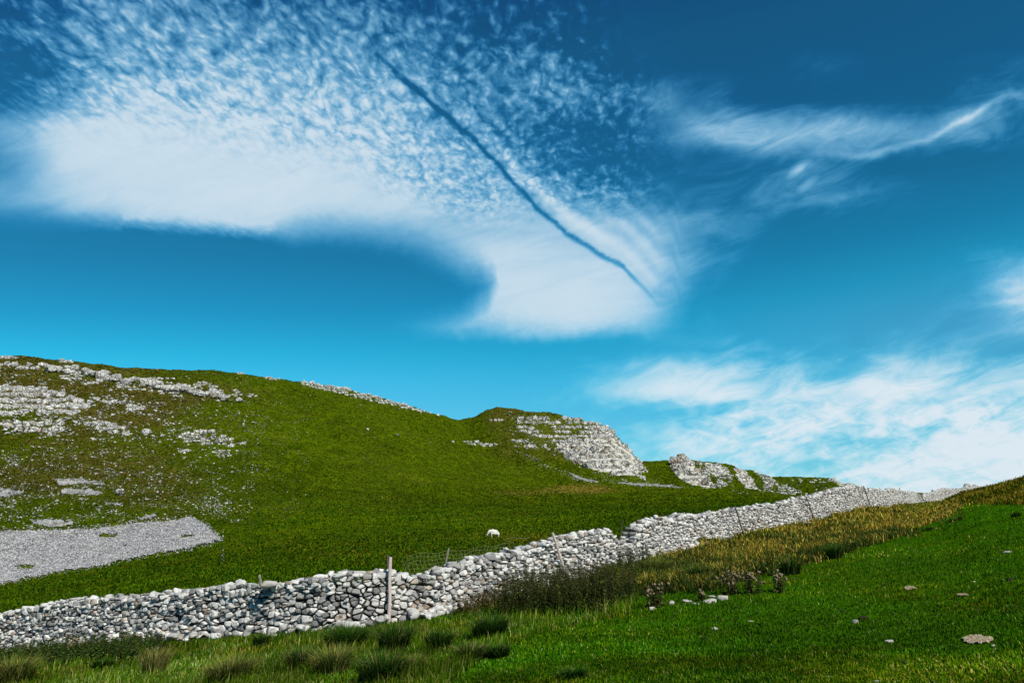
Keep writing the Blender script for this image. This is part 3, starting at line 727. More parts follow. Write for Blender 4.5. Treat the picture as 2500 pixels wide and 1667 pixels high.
# ------------------------------------------------------------------ crags: blocks of limestone set in the slope
SINGLES = []
def crag(name, label, cells, mat, cat='crag', into=None, rmin=120, asp=1.3, K=10, prot=0.45, gap=-0.04, sub=4, maxh=1.2, flat=0.0, p=26, group=None, side=None):
    """cells: list of (polygon, cell px, keep, row px or 0)"""
    C_, N_, H_, F_, S_ = [], [], [], [], []
    for poly, cell, keep, strata in cells:
        xs = [q[0] for q in poly]; ys = [q[1] for q in poly]
        px, py = [], []; y = min(ys); 
        while y < max(ys):
            st = (strata or cell / asp) * rng.uniform(0.8, 1.2); x = min(xs) - rng.random() * cell
            while x < max(xs):
                w = cell * rng.uniform(0.55, 1.5); px.append(x + w / 2); py.append(y + rng.normal(0, st * 0.12)); x += w
            y += st
        px, py = np.array(px), np.array(py)
        nz = vnoise(px / (cell * 3), py / (cell * (1.0 if strata else 2.0)), 91)
        ok = inpoly(px, py, poly) & (nz * 0.65 + rng.random(len(px)) * 0.35 < keep * 1.05)
        px, py = px[ok], py[ok]
        if len(px) < 2: continue
        P = hit(px, py, rmin); g = ~np.isnan(P[:, 0]); P, px, py = P[g], px[g], py[g]
        if len(px) < 2: continue
        sd = np.stack([px, py], 1); N2, H2 = packed(sd, rng.uniform(-0.1, 0.15, len(sd)) * cell * cell * 0.3, asp, K, cell * 4)
        R = np.hypot(P[:, 0], P[:, 1]); mpp = R / F; sz = cell * mpp
        H2 = np.minimum(H2, cell * rng.uniform(0.55, 0.9, H2.shape)) * mpp[:, None] * (1 - gap)
        n = len(px); vy = H2.copy(); N2[:, :, 1] *= -1                      # image y runs down
        H2 = np.where(np.abs(N2[:, :, 1]) > 0.7, np.minimum(H2, (sz * 0.5 * maxh / 1.2)[:, None]), H2)
        a = np.arctan2(P[:, 0], P[:, 1]) 
        right = np.stack([np.cos(a), -np.sin(a), 0 * a], 1); up = np.tile([0, 0, 1.0], (n, 1)); out = np.cross(right, up)
        tl = rng.normal(0, 0.06, (n, 1)); yw = rng.normal(0, 0.25, (n, 1)); right = right + out * yw; out = out - right * yw + up * (0.15 + tl)
        fr = np.stack([right, up, out], 1); fr /= np.linalg.norm(fr, axis=2, keepdims=True)
        m = K + 10; Pn = np.zeros((n, m, 3)); Hd = np.full((n, m), 9.0)
        for k, (ax, hh) in enumerate((((1, 0, 0), .62), ((-1, 0, 0), .62), ((0, 1, 0), .5), ((0, -1, 0), .55))):
            v = np.array(ax) + rng.normal(0, 0.22, (n, 3)); Pn[:, K + 6 + k] = v / np.linalg.norm(v, axis=1)[:, None]; Hd[:, K + 6 + k] = sz * hh * rng.uniform(0.75, 1.25, n)
        Pn[:, :K, :2] = N2; Pn[:, :K, 2] = rng.normal(0.05, 0.15, (n, K)); Pn[:, :K] /= np.linalg.norm(Pn[:, :K], axis=2, keepdims=True); Hd[:, :K] = np.maximum(H2, sz[:, None] * 0.12)
        for k in range(5):
            v = np.stack([rng.normal(0, 0.45, n), rng.normal(0, 0.35, n) + 0.1, np.ones(n)], 1); Pn[:, K + k] = v / np.linalg.norm(v, axis=1)[:, None]; Hd[:, K + k] = sz * rng.uniform(0.30, 0.60, n)
        Pn[:, K + 5] = (0, 0, -1); Hd[:, K + 5] = sz * 0.7
        cen = P - fr[:, 2] * (sz * (0.5 - prot))[:, None]
        C_.append(cen); S_.append(sz); N_.append(Pn); H_.append(Hd); F_.append(fr)
    cen = np.concatenate(C_); Nn = np.concatenate(N_); Hh = np.concatenate(H_); Fr = np.concatenate(F_)
    vs, f = stone_verts(cen, Fr, Nn, Hh, p=p, sub=sub, gnoise=0.045, cap=np.concatenate(S_) * 1.0)
    # blocks that touch make one outcrop; blocks standing clear are boulders of their own
    rad = np.linalg.norm(vs - vs.mean(1, keepdims=True), axis=2).max(1); n = len(vs); lab = np.arange(n); cc = vs.mean(1)
    D = np.linalg.norm(cc[:, None] - cc[None], axis=2) < (rad[:, None] + rad[None]) * 0.62
    while True:
        new = np.array([lab[D[i]].min() for i in range(n)])
        new = new[new] if True else new
        if (new == lab).all(): break
        lab = np.minimum(new, lab)
    ids, cnt = np.unique(lab, return_counts=True); big = ids[cnt.argmax()]
    for i in ids:
        k = lab == i; o0 = vs[k].reshape(-1, 3).mean(0); kk = k.sum()
        if i == big: nm, lb, ct, gp = name, label, cat, group
        elif kk > 1: nm, lb, ct, gp = 'rock_outcrop', side or ('smaller ' + label), 'rock outcrop', (side or label)[:60] + ' group'
        else: nm, lb, ct, gp = 'boulder', 'single pale boulder beside the ' + ' '.join((side or label).split()[:9]), 'boulder', 'boulders by the ' + ' '.join(label.split()[:6])
        if nm == 'boulder': SINGLES.append((rad[k][0] / np.linalg.norm(o0), vs[k][0], mat, lb, gp)); continue
        o = stones_mesh(nm, vs[k] - o0, f, mat); o.location = [float(q) for q in o0]; tag(o, lb, ct, gp)
EDGE = [(1357,1082),(1451,1073),(1470,1045),(1495,1056),(1515,1078),(1540,1104),(1556,1122),(1560,1140),(1552,1158),(1519,1160),(1468,1152),(1430,1140),(1395,1122),(1366,1099)]
crag('limestone_crag', 'large pale limestone crag forming the steep right end of the rounded knoll', [
    (EDGE, 17, 1.2, 0), ([(1372,1086),(1440,1078),(1470,1110),(1460,1150),(1400,1122)], 26, 0.9, 0), ([(1430,1028),(1480,1042),(1512,1072),(1470,1060),(1432,1068)], 12, 1.0, 7),
    ([(1540,1110),(1560,1124),(1566,1150),(1550,1160)], 10, 0.9, 0)], M_CRAG, rmin=150)
crag('limestone_terrace', 'stepped bands of white limestone running level across the grassy knoll above the crag', [
    ([(1252,1018),(1330,1015),(1425,1026),(1482,1044),(1490,1056),(1452,1075),(1360,1084),(1300,1090),(1252,1080)], 13, 0.52, 10.5),
    ([(1300,1028),(1400,1030),(1440,1060),(1300,1056)], 16, 0.35, 11), ([(1240,1085),(1330,1082),(1370,1100),(1300,1100)], 9, 0.45, 8)], M_CRAG, cat='rock terrace', rmin=150, asp=1.9, prot=0.4)
crag('limestone_crag', 'jagged grey limestone buttress standing up on the lower ridge right of the saddle', [
    ([(1634,1120),(1650,1113),(1672,1114),(1688,1124),(1700,1150),(1722,1160),(1745,1190),(1722,1190),(1690,1184),(1660,1168),(1640,1146)], 14, 1.2, 0),
    ([(1640,1118),(1668,1114),(1690,1150),(1720,1165),(1740,1188),(1700,1182),(1660,1160)], 22, 0.9, 0)], M_CRAG, rmin=150, prot=0.6)
crag('limestone_crag', 'broken limestone faces sloping down the ridge right of the jagged buttress', [
    ([(1722,1128),(1760,1136),(1778,1156),(1750,1164),(1726,1150)], 11, 0.75, 0), ([(1740,1176),(1766,1180),(1772,1194),(1742,1194)], 12, 0.95, 0),
    ([(1795,1146),(1822,1152),(1842,1180),(1850,1194),(1826,1192),(1804,1172)], 10, 0.95, 0), ([(1846,1154),(1880,1166),(1900,1186),(1870,1186)], 8, 0.85, 0),
    ([(1700,1122),(1800,1146),(1780,1180),(1720,1160)], 7, 0.35, 0), ([(1880,1170),(1930,1190),(1990,1212),(1900,1206),(1840,1196)], 5, 0.5, 0)], M_CRAG, rmin=150)
crag('rock_outcrop', 'small cluster of white limestone blocks low on the left of the knoll', [
    ([(1164,1080),(1190,1082),(1214,1084),(1210,1092),(1190,1092),(1166,1088)], 9, 0.9, 0), ([(1104,1074),(1160,1080),(1160,1086),(1104,1082)], 6, 0.6, 0), ([(1170,1022),(1226,1024),(1226,1030),(1172,1028)], 7, 0.6, 5)], M_BOULD, cat='rock outcrop', rmin=150)
crag('rock_outcrop', 'pale rock ledge in the grass between the knoll crag and the jagged buttress', [
    ([(1552,1160),(1576,1158),(1578,1170),(1562,1172)], 10, 1.0, 0), ([(1558,1134),(1580,1140),(1580,1156),(1562,1154)], 6, 0.6, 0)], M_CRAG, cat='rock outcrop', rmin=150)
crag('rock_outcrop', 'white rocks capping the far low rise where it meets the wall', [
    ([(2030,1168),(2062,1176),(2096,1190),(2060,1190),(2034,1180)], 7, 0.8, 0), ([(1950,1170),(2030,1170),(2040,1178),(1950,1180)], 5, 0.35, 0)], M_CRAG, cat='rock outcrop', rmin=150)
# the long left hill
def boulders(px, py, w, lab, grp, mat=M_BOULD, sink=0.0, asp=(1, 0.8, 0.72)):
    P = hit(px, py, 90); g = ~np.isnan(P[:, 0]); P = P[g]; w = np.asarray(w, float)[g]
    R = np.hypot(P[:, 0], P[:, 1]); size = w * R / F; n = len(P)
    N, H = loose(n, size, asp, 12); N[:, :12] = N[:, :12]
    fr = frames(-np.arctan2(P[:, 0], P[:, 1]) + rng.normal(0, 0.3, n), 0.12)
    P[:, 2] += size * (0.3 - sink)
    vs, f = stone_verts(np.zeros((n, 3)), fr, N, H, p=8, sub=3, gnoise=0.045)
    for i in range(n):
        if i == 0 or grp is None or True:
            o = npmesh('boulder', vs[i], f.ravel(), np.full(len(f), 3), mat); o.location = [float(q) for q in P[i]]
        tag(o, lab, 'boulder', grp)
    return n
def along(pts, n, jy, w0, w1):
    pts = np.array(pts, float); d = np.concatenate([[0], np.cumsum(np.hypot(*np.diff(pts, axis=0).T))]); t = np.sort(rng.uniform(0, d[-1], n))
    return np.interp(t, d, pts[:, 0]), np.interp(t, d, pts[:, 1]) + rng.normal(0, jy, n), rng.uniform(w0, w1, n)
BAND = [(119,906),(152,910),(196,914),(225,920),(247,925),(285,932),(327,938),(362,943),(390,950),(417,954),(445,957),(465,962),(491,966),(520,968),(551,977)]
t_ = along(BAND, 70, 2.2, 13, 27)
boulders(*t_, 'white boulder in the long row crossing high on the left hill', 'boulders in the row high on the left hill')
boulders([583, 444, 436], [982, 951, 946], [20, 20, 15], 'large white boulder at the lower right end of the boulder row', 'large boulders at the end of the row')
boulders([292], [1208], [23], 'big lone white boulder on the grass above the grey scree', None)
boulders([898, 970], [1050, 1063], [10, 8], 'single white boulder on the open green slope between hill and knoll', 'white boulders on the open green slope')
crag('rock_outcrop', 'broad pale limestone outcrop broken into blocks at the left end of the hill', [
    ([(-60,940),(48,940),(104,950),(179,968),(216,1000),(180,1020),(150,1016),(85,1008),(0,1020),(-60,1016)], 17, 0.88, 13), ([(120,985),(160,985),(165,1010),(125,1010)], 30, 1.0, 0)], M_BOULD, cat='rock outcrop', rmin=90, asp=1.35, prot=0.32)
crag('rock_outcrop', 'grey weathered limestone scar under the broad outcrop at the left edge', [
    ([(2,1026),(40,1030),(74,1032),(143,1034),(158,1058),(120,1062),(89,1056),(24,1050)], 15, 0.95, 0)], M_CRAG, cat='rock outcrop', rmin=90, prot=0.6)
crag('rock_outcrop', 'scattered limestone blocks stepping down the middle of the left hill', [
    ([(200,1028),(250,1030),(300,1045),(395,1060),(395,1068),(300,1066),(220,1042)], 13, 0.55, 0), ([(210,968),(300,985),(370,1000),(360,1008),(260,1000),(210,985)], 11, 0.5, 9)], M_BOULD, cat='rock outcrop', rmin=90)
crag('rock_outcrop', 'cluster of small flat grey rocks at the right edge of the rocky slope', [
    ([(431,1062),(470,1056),(500,1048),(540,1062),(607,1082),(560,1092),(500,1084),(450,1078)], 9, 0.62, 6), ([(432,1096),(462,1098),(460,1106),(432,1106)], 7, 0.8, 5), ([(505,1100),(580,1100),(560,1118),(520,1114)], 5, 0.45, 4)], M_CRAG, cat='rock outcrop', rmin=90, asp=1.8)
crag('rock_outcrop', 'line of white limestone along the skyline between the left hill and the saddle', [
    ([(735,930),(800,938),(860,952),(960,980),(1062,1008),(1070,1014),(960,992),(850,966),(735,940)], 8, 0.8, 5), ([(0,868),(40,868),(40,876),(0,876)], 9, 0.8, 6), ([(150,878),(180,880),(180,886),(150,886)], 8, 0.8, 6), ([(425,899),(520,903),(520,909),(425,905)], 6, 0.4, 5), ([(560,907),(700,926),(700,932),(560,914)], 6, 0.35, 5)], M_BOULD, cat='rock outcrop', rmin=90)
crag('rock_outcrop', 'thin broken rock bands above the boulder row near the top of the left hill', [
    ([(-60,884),(100,888),(180,896),(60,902),(-60,900)], 9, 0.42, 7), ([(230,894),(260,894),(260,902),(232,900)], 18, 1.0, 8), ([(330,915),(480,930),(640,968),(600,975),(470,945),(330,925)], 6, 0.4, 5), ([(150,905),(400,930),(560,965),(560,985),(400,965),(150,925)], 7, 0.42, 0)], M_BOULD, cat='rock outcrop', rmin=90)
def scatter_rocks():
    """small stones on the left hill and knoll: far too many to count"""
    px, py, w = [], [], []
    def g(cx, cy, sx, sy, n, w0, w1, rot=0.0):
        a = rng.normal(0, sx, n); b = rng.normal(0, sy, n); px.extend(cx + a * math.cos(rot) - b * math.sin(rot)); py.extend(cy + a * math.sin(rot) + b * math.cos(rot)); w.extend(rng.uniform(w0, w1, n) ** 1.0)
    def u(poly, n, w0, w1):
        xs = [q[0] for q in poly]; ys = [q[1] for q in poly]; x = rng.uniform(min(xs), max(xs), n); y = rng.uniform(min(ys), max(ys), n); k = inpoly(x, y, poly)
        k &= vnoise(x / 34, y / 12, 5) * 0.6 + vnoise(x / 9, y / 4, 6) * 0.5 + rng.random(n) * 0.4 > 0.76
        px.extend(x[k]); py.extend(y[k]); w.extend((w0 + (w1 - w0) * rng.random(k.sum()) ** 4))
    u([(-100,900),(300,905),(560,960),(660,1010),(640,1100),(600,1290),(300,1290),(-100,1290)], 8500, 1.6, 6.5)
    u([(-100,930),(200,930),(400,985),(480,1060),(300,1080),(-100,1070)], 2600, 2.5, 10)
    u([(-100,1080),(250,1100),(520,1140),(560,1230),(300,1285),(-100,1285)], 5200, 1.6, 5)
    u([(560,960),(760,985),(760,1250),(600,1290)], 1300, 1.5, 3)
    u([(-100,872),(500,905),(740,935),(1060,1012),(700,960),(-100,915)], 1600, 1.6, 5)
    u([(1240,1005),(1440,1030),(1500,1080),(1560,1160),(1440,1150),(1250,1090)], 1600, 1.8, 7)
    u([(1255,1099),(1300,1112),(1380,1150),(1459,1178),(1400,1172),(1300,1130)], 1600, 1.8, 5)
    u([(1440,1150),(1600,1168),(1640,1188),(1480,1180)], 500, 1.8, 5)
    u([(1700,1125),(1900,1170),(2000,1215),(1800,1205),(1700,1180)], 1300, 1.6, 5)
    u([(1900,1170),(2090,1180),(2090,1200),(1950,1212)], 400, 1.6, 4)
    g(950, 1090, 150, 50, 20, 2, 4); g(520, 1235, 30, 14, 260, 1.6, 4.5); g(1000, 1240, 200, 60, 24, 1.5, 3)
    px, py, w = np.array(px), np.array(py), np.array(w); P = hit(px, py, 95); k = ~np.isnan(P[:, 0]); P, w = P[k], w[k]
    R = np.hypot(P[:, 0], P[:, 1]); size = w * R / F; n = len(P); P[:, 2] += size * 0.1
    N, H = loose(n, size, (1.15, 0.9, 0.55), 8); vs, f = stone_verts(P, frames(rng.uniform(0, 6.28, n), 0.2), N, H, p=9, sub=2, gnoise=0.03)
    o = stones_mesh('loose_rocks', vs, f, M_BOULD); tag(o, 'small white stones strewn thickly over the hill and knoll grass', kind='stuff')
scatter_rocks()
def singles():
    SINGLES.sort(key=lambda q: -q[0]); f = ICO[4][1]
    for _, v, mat, lb, gp in SINGLES[:215]:
        o0 = v.mean(0); o = npmesh('boulder', v - o0, f.ravel(), np.full(len(f), 3), mat); o.location = [float(q) for q in o0]; tag(o, lb, 'boulder', gp)
    if SINGLES[215:]:
        o = stones_mesh('scattered_rocks', np.array([q[1] for q in SINGLES[215:]]), f, M_BOULD); tag(o, 'lesser white rocks dotted between the outcrops on the hills', kind='stuff')
singles()

# ------------------------------------------------------------------ scree
def mat_scree():
    m, nt, b = material('scree_gravel', 0.95); p = pos(nt)
    v = nt.nodes.new('ShaderNodeTexVoronoi'); v.inputs['Scale'].default_value = 3.2; nt.links.new(p, v.inputs['Vector'])
    d = X(nt, v.outputs['Distance']); s = nt.nodes.new('ShaderNodeSeparateColor'); nt.links.new(v.outputs['Color'], s.inputs[0]); r = X(nt, s.outputs[0])
    n = noise(nt, p, 0.25, 4, 0.6)[0]
    c = mixc(nt, r, (0.20, 0.195, 0.19), (0.44, 0.43, 0.42)); c = mixc(nt, n.step(0.45, 0.7) * 0.7, c, (0.47, 0.42, 0.36))
    setc(nt, b, c); bump(nt, b, 1.0 - d, 0.25, 1.0); return m
M_SCREE = mat_scree(); M_CHIP = mat_stone('scree_stone', (0.54, 0.53, 0.52), (0.13, 0.13, 0.13), 0.3, 2.0, 0.05)
def scree(label, polys, nst, w0=2.0, w1=4.5):
    sx0 = min(q[0] for P in polys for q in P); sx1 = max(q[0] for P in polys for q in P); sy0 = min(q[1] for P in polys for q in P); sy1 = max(q[1] for P in polys for q in P)
    gx = np.arange(max(sx0, -90), sx1 + 3, 3.0); gy = np.arange(sy0, sy1 + 2, 1.5); GX, GY = np.meshgrid(gx, gy); n = fbm(GX / 18, GY / 7, 3, 55) * 7; n1 = fbm(GX / 5, GY / 3, 2, 56) * 2
    P = hit(GX.ravel(), GY.ravel(), 60); 
    ins = np.zeros(GX.shape, bool)
    for q in polys: ins |= inpoly(GX + n + n1, GY + n * 0.5 + n1, q)
    holes = [(262,1308,24,5),(60,1385,22,5),(455,1310,16,3),(300,1333,5,2)]
    for hx, hy, hw, hh in holes: ins &= ((GX + n - hx) / hw) ** 2 + ((GY + n1 - hy) / hh) ** 2 > 1
    ok = ~np.isnan(P[:, 0]); ins &= ok.reshape(GX.shape); P[np.isnan(P)] = 0
    P[:, 2] = np.where(ok, ground(P[:, 0], P[:, 1]) + 0.10 + 0.14 * fbm(P[:, 0] / 1.2, P[:, 1] / 1.2, 3, 8), 0)
    idx = np.arange(GX.size).reshape(GX.shape); cell = ins[:-1, :-1] & ins[1:, :-1] & ins[:-1, 1:] & ins[1:, 1:]
    q = np.stack([idx[:-1, :-1][cell], idx[1:, :-1][cell], idx[1:, 1:][cell], idx[:-1, 1:][cell]], 1)
    use = np.unique(q); mp = -np.ones(GX.size, int); mp[use] = np.arange(len(use)); V1 = P[use]; Q = mp[q]
    x = rng.uniform(gx[0], gx[-1], nst); y = rng.uniform(sy0, sy1, nst); ix = np.clip(((x - gx[0]) / 3).astype(int), 0, len(gx) - 1); iy = np.clip(((y - sy0) / 1.5).astype(int), 0, len(gy) - 1)
    near = ins.copy()
    for dy, dx in ((3, 0), (-3, 0), (0, 3), (0, -3), (5, 2), (-5, -2)): near |= np.roll(np.roll(ins, dy, 0), dx, 1)
    k = ins[iy, ix] | (near[iy, ix] & (rng.random(nst) < 0.16)); S = hit(x[k], y[k], 60); S = S[~np.isnan(S[:, 0])]; R = np.hypot(S[:, 0], S[:, 1]); w = w0 + (w1 - w0) * rng.random(len(S)) ** 3; size = w * R / F; S[:, 2] += 0.14 + size * 0.1
    N, H = loose(len(S), size, (1.1, 0.9, 0.7), 7); vs, f = stone_verts(S, frames(rng.uniform(0, 6.28, len(S)), 0.3), N, H, p=9, sub=1, gnoise=0.04)
    kk = vs.shape[1]; ff = (f[None] + (np.arange(len(vs)) * kk)[:, None, None]).reshape(-1) + len(V1)
    V = np.concatenate([V1, vs.reshape(-1, 3)]); FF = np.concatenate([Q.ravel(), ff]); cn = np.concatenate([np.full(len(Q), 4), np.full(len(ff) // 3, 3)])
    mi = np.concatenate([np.zeros(len(Q)), np.ones(len(ff) // 3)])
    o = npmesh('scree', V, FF, cn, [M_SCREE, M_CHIP], mi=mi); tag(o, label, kind='stuff')
scree('pale grey scree sheet spread at the foot of the left hill', [[(-90,1298),(0,1297),(149,1294),(268,1289),(327,1277),(429,1271),(464,1261),(506,1283),(520,1300),(545,1318),(506,1327),(417,1348),(286,1370),(238,1382),(119,1401),(0,1426),(-90,1446)]], 34000, 1.8, 4.6)
scree('small grey scree patches higher on the left hill slope', [[(134,1170),(195,1168),(256,1178),(250,1184),(190,1182),(140,1186)],[(143,1196),(190,1192),(252,1200),(240,1212),(190,1207),(150,1206)],[(68,1268),(110,1266),(185,1276),(180,1284),(120,1288),(80,1278)],[(-60,1200),(0,1191),(60,1200),(50,1208),(0,1218),(-60,1222)],[(255,1224),(300,1228),(290,1234),(256,1234)],[(330,1262),(380,1256),(384,1262),(334,1270)]], 3600, 1.8, 3.5)
scree('narrow pale scree line along the foot of the crags', [[(1505,1176),(1560,1178),(1630,1182),(1690,1191),(1640,1192),(1560,1186),(1505,1180)],[(1380,1148),(1420,1165),(1466,1176),(1440,1178),(1400,1166)]], 1500, 1.6, 3)
# ------------------------------------------------------------------ plants
def mat_blade(name, rough=0.75, trans=0.25):
    m, nt, b = material(name, rough); c = attr(nt, 'col', True)
    b.inputs['Specular IOR Level'].default_value = 0.03
    setc(nt, b, c)
    t = nt.nodes.new('ShaderNodeBsdfTranslucent'); nt.links.new(c.v, t.inputs[0]); mx = nt.nodes.new('ShaderNodeMixShader'); mx.inputs[0].default_value = trans
    out = nt.nodes['Material Output']; nt.links.new(b.outputs[0], mx.inputs[1]); nt.links.new(t.outputs[0], mx.inputs[2]); nt.links.new(mx.outputs[0], out.inputs[0])
    return m
M_BLADE = mat_blade('grass_blade')
def blade_arrays(P, h, w, lean, yaw, c0, c1, mid=0.45):
    """P (n,3) roots; h, w (n,); lean (n,) sideways reach of the tip as a share of h; yaw direction of the lean"""
    n = len(P); face = yaw + math.pi / 2 + rng.normal(0, 0.5, n)
    sx, sy = np.cos(face) * w * 0.5, np.sin(face) * w * 0.5; lx, ly = np.cos(yaw) * lean * h, np.sin(yaw) * lean * h
    V = np.empty((n, 5, 3)); z = P[:, 2]
    V[:, 0] = np.stack([P[:, 0] - sx, P[:, 1] - sy, z - 0.02], 1); V[:, 1] = np.stack([P[:, 0] + sx, P[:, 1] + sy, z - 0.02], 1)
    mxx, myy = P[:, 0] + lx * 0.28, P[:, 1] + ly * 0.28; mz = z + h * 0.58
    V[:, 2] = np.stack([mxx + sx * 0.75, myy + sy * 0.75, mz], 1); V[:, 3] = np.stack([mxx - sx * 0.75, myy - sy * 0.75, mz], 1)
    V[:, 4] = np.stack([P[:, 0] + lx, P[:, 1] + ly, z + h * np.clip(1 - lean * lean * 0.35, 0.3, 1)], 1)
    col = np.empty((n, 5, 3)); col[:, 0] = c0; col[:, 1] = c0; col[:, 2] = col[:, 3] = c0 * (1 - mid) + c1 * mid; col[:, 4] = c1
    return V, col
def blades_obj(name, parts, mat=None, parent=None, origin=None):
    V = np.concatenate([p[0] for p in parts]); Cc = np.concatenate([p[1] for p in parts]); n = len(V)
    if origin is not None: V = V - origin
    b = (np.arange(n) * 5)[:, None]; f = np.concatenate([b + [0, 1, 2, 3], b + [3, 2, 4]], 1).ravel(); cn = np.tile([4, 3], n)
    return npmesh(name, V.reshape(-1, 3), f, cn, mat or M_BLADE, parent, cols=Cc.reshape(-1, 3))
def mixcol(pal, n, jit=0.18):
    pal = np.array(pal, float); c = pal[rng.integers(0, len(pal), n)]
    return c * np.exp(rng.normal(0, jit, (n, 1))) * np.exp(rng.normal(0, jit * 0.4, (n, 3)))
def sample(n, a0, a1, r0, r1, power=1.0):
    """plan positions spread evenly over the picture rather than over the land"""
    a = rng.uniform(a0, a1, n); u = rng.random(n); R = 1.0 / (1.0 / r1 + (1.0 / r0 - 1.0 / r1) * u)
    x, y = R * np.sin(a), R * np.cos(a); z = ground(x, y); px, py = proj(x, y, z); return x, y, z, R, px, py
LUSH = [(0.030,0.112,0.001),(0.048,0.142,0.001),(0.076,0.17,0.001),(0.018,0.078,0.001),(0.14,0.215,0.004)]
DRYC = [(0.24,0.27,0.04),(0.16,0.22,0.02),(0.34,0.32,0.10)]
OLIV = [(0.055,0.105,0.002),(0.085,0.14,0.002),(0.035,0.08,0.002),(0.13,0.165,0.006)]
NETTLE = [(1175,1480),(1200,1440),(1260,1425),(1300,1400),(1400,1392),(1480,1390),(1545,1392),(1552,1440),(1530,1488),(1450,1510),(1380,1512),(1300,1508),(1240,1512),(1190,1505)]
ROUGH = [(-200,1590),(200,1600),(430,1575),(620,1555),(800,1540),(960,1530),(1100,1505),(1250,1465),(1560,1460),(1540,1500),(1400,1530),(1280,1560),(1180,1610),(1060,1700),(-200,1700)]
def turf():
    parts = []
    x, y, z, R, px, py = sample(600000, -0.86, 0.86, 4.2, 75)
    wr = wall_r(x, y); k = (R < wr - 0.35); x, y, z, R, px, py = (q[k] for q in (x, y, z, R, px, py))
    pz = vnoise(x * 0.9, y * 0.9, 41); pz2 = fbm(x * 0.25, y * 0.25, 3, 42); n = len(x)
    rough = inpoly(px, py, ROUGH); jn = fbm(x * 0.8, y * 0.8, 3, 51) * 22; bank = inpoly(px + jn, py + jn * 0.7, BANK)
    h = rng.uniform(0.014, 0.032, n) * (1 + 0.7 * pz) * (1 + R / 30); h = np.where(rough, h * 2.2, h); h[inpoly(px, py, [(2345,1548),(2428,1548),(2428,1590),(2345,1590)])] *= 0.35
    w = 0.006 + R * 0.00075
    c = mixcol(LUSH, n, 0.11); dry = rng.random(n) < (0.05 + 0.12 * smooth(pz2, 0.0, 0.5) + 0.22 * rough * smooth(px, 900, 500) + 0.10 * rough + 0.2 * bank)
    c[dry] = mixcol(DRYC, dry.sum()); 
    pz3 = fbm(x * 2.6, y * 2.6, 3, 48); shade = np.clip(1.0 + 1.0 * pz2 + 0.45 * fbm(x * 0.07 + 5, y * 0.07, 2, 50) + 0.3 * (pz - 0.5) + 0.45 * pz3, 0.4, 1.9); c *= shade[:, None]; c[:, 0] *= np.clip(1 + 0.9 * fbm(x * 0.5 + 9, y * 0.5, 3, 49), 0.75, 2.2)
    ol = rough & ~dry & (rng.random(n) < 0.45); c[ol] = mixcol(OLIV, ol.sum()) * 1.0
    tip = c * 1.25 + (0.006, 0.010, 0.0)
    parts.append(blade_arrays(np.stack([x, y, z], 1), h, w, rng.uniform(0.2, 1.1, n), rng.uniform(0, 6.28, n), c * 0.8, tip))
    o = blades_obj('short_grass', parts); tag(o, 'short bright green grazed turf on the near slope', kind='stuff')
    # taller seeding grass, lower left
    x, y, z, R, px, py = sample(150000, -0.80, 0.2, 8.5, 24); k = inpoly(px, py, ROUGH) & (R < wall_r(x, y) - 0.6) & (vnoise(x * 0.9, y * 0.9, 44) + rng.random(len(x)) * 0.6 > 0.62)
    k &= (rng.random(len(x)) < 0.55 + 0.45 * smooth(px, 900, 100) * smooth(py, 1560, 1640)); x, y, z, R = (q[k] for q in (x, y, z, R)); n = len(x)
    c = mixcol([(0.045,0.12,0.002),(0.08,0.16,0.003),(0.03,0.085,0.002),(0.13,0.19,0.006),(0.04,0.105,0.002),(0.06,0.13,0.003),(0.38,0.36,0.09)], n) * np.clip(0.72 + 1.0 * fbm(x * 0.6, y * 0.6, 3, 46), 0.25, 1.6)[:, None]; h = rng.uniform(0.07, 0.25, n) * (0.5 + vnoise(x * 0.9, y * 0.9, 44))
    o = blades_obj('seeding_grass', [blade_arrays(np.stack([x, y, z], 1), h, 0.005 + R * 0.0004, rng.uniform(0.1, 0.6, n), rng.normal(0.4, 1.2, n), c * 0.75, c * 1.5 + (0.012, 0.018, 0.0))]); tag(o, 'tall yellowing seed grass at the lower left of the slope', kind='stuff')
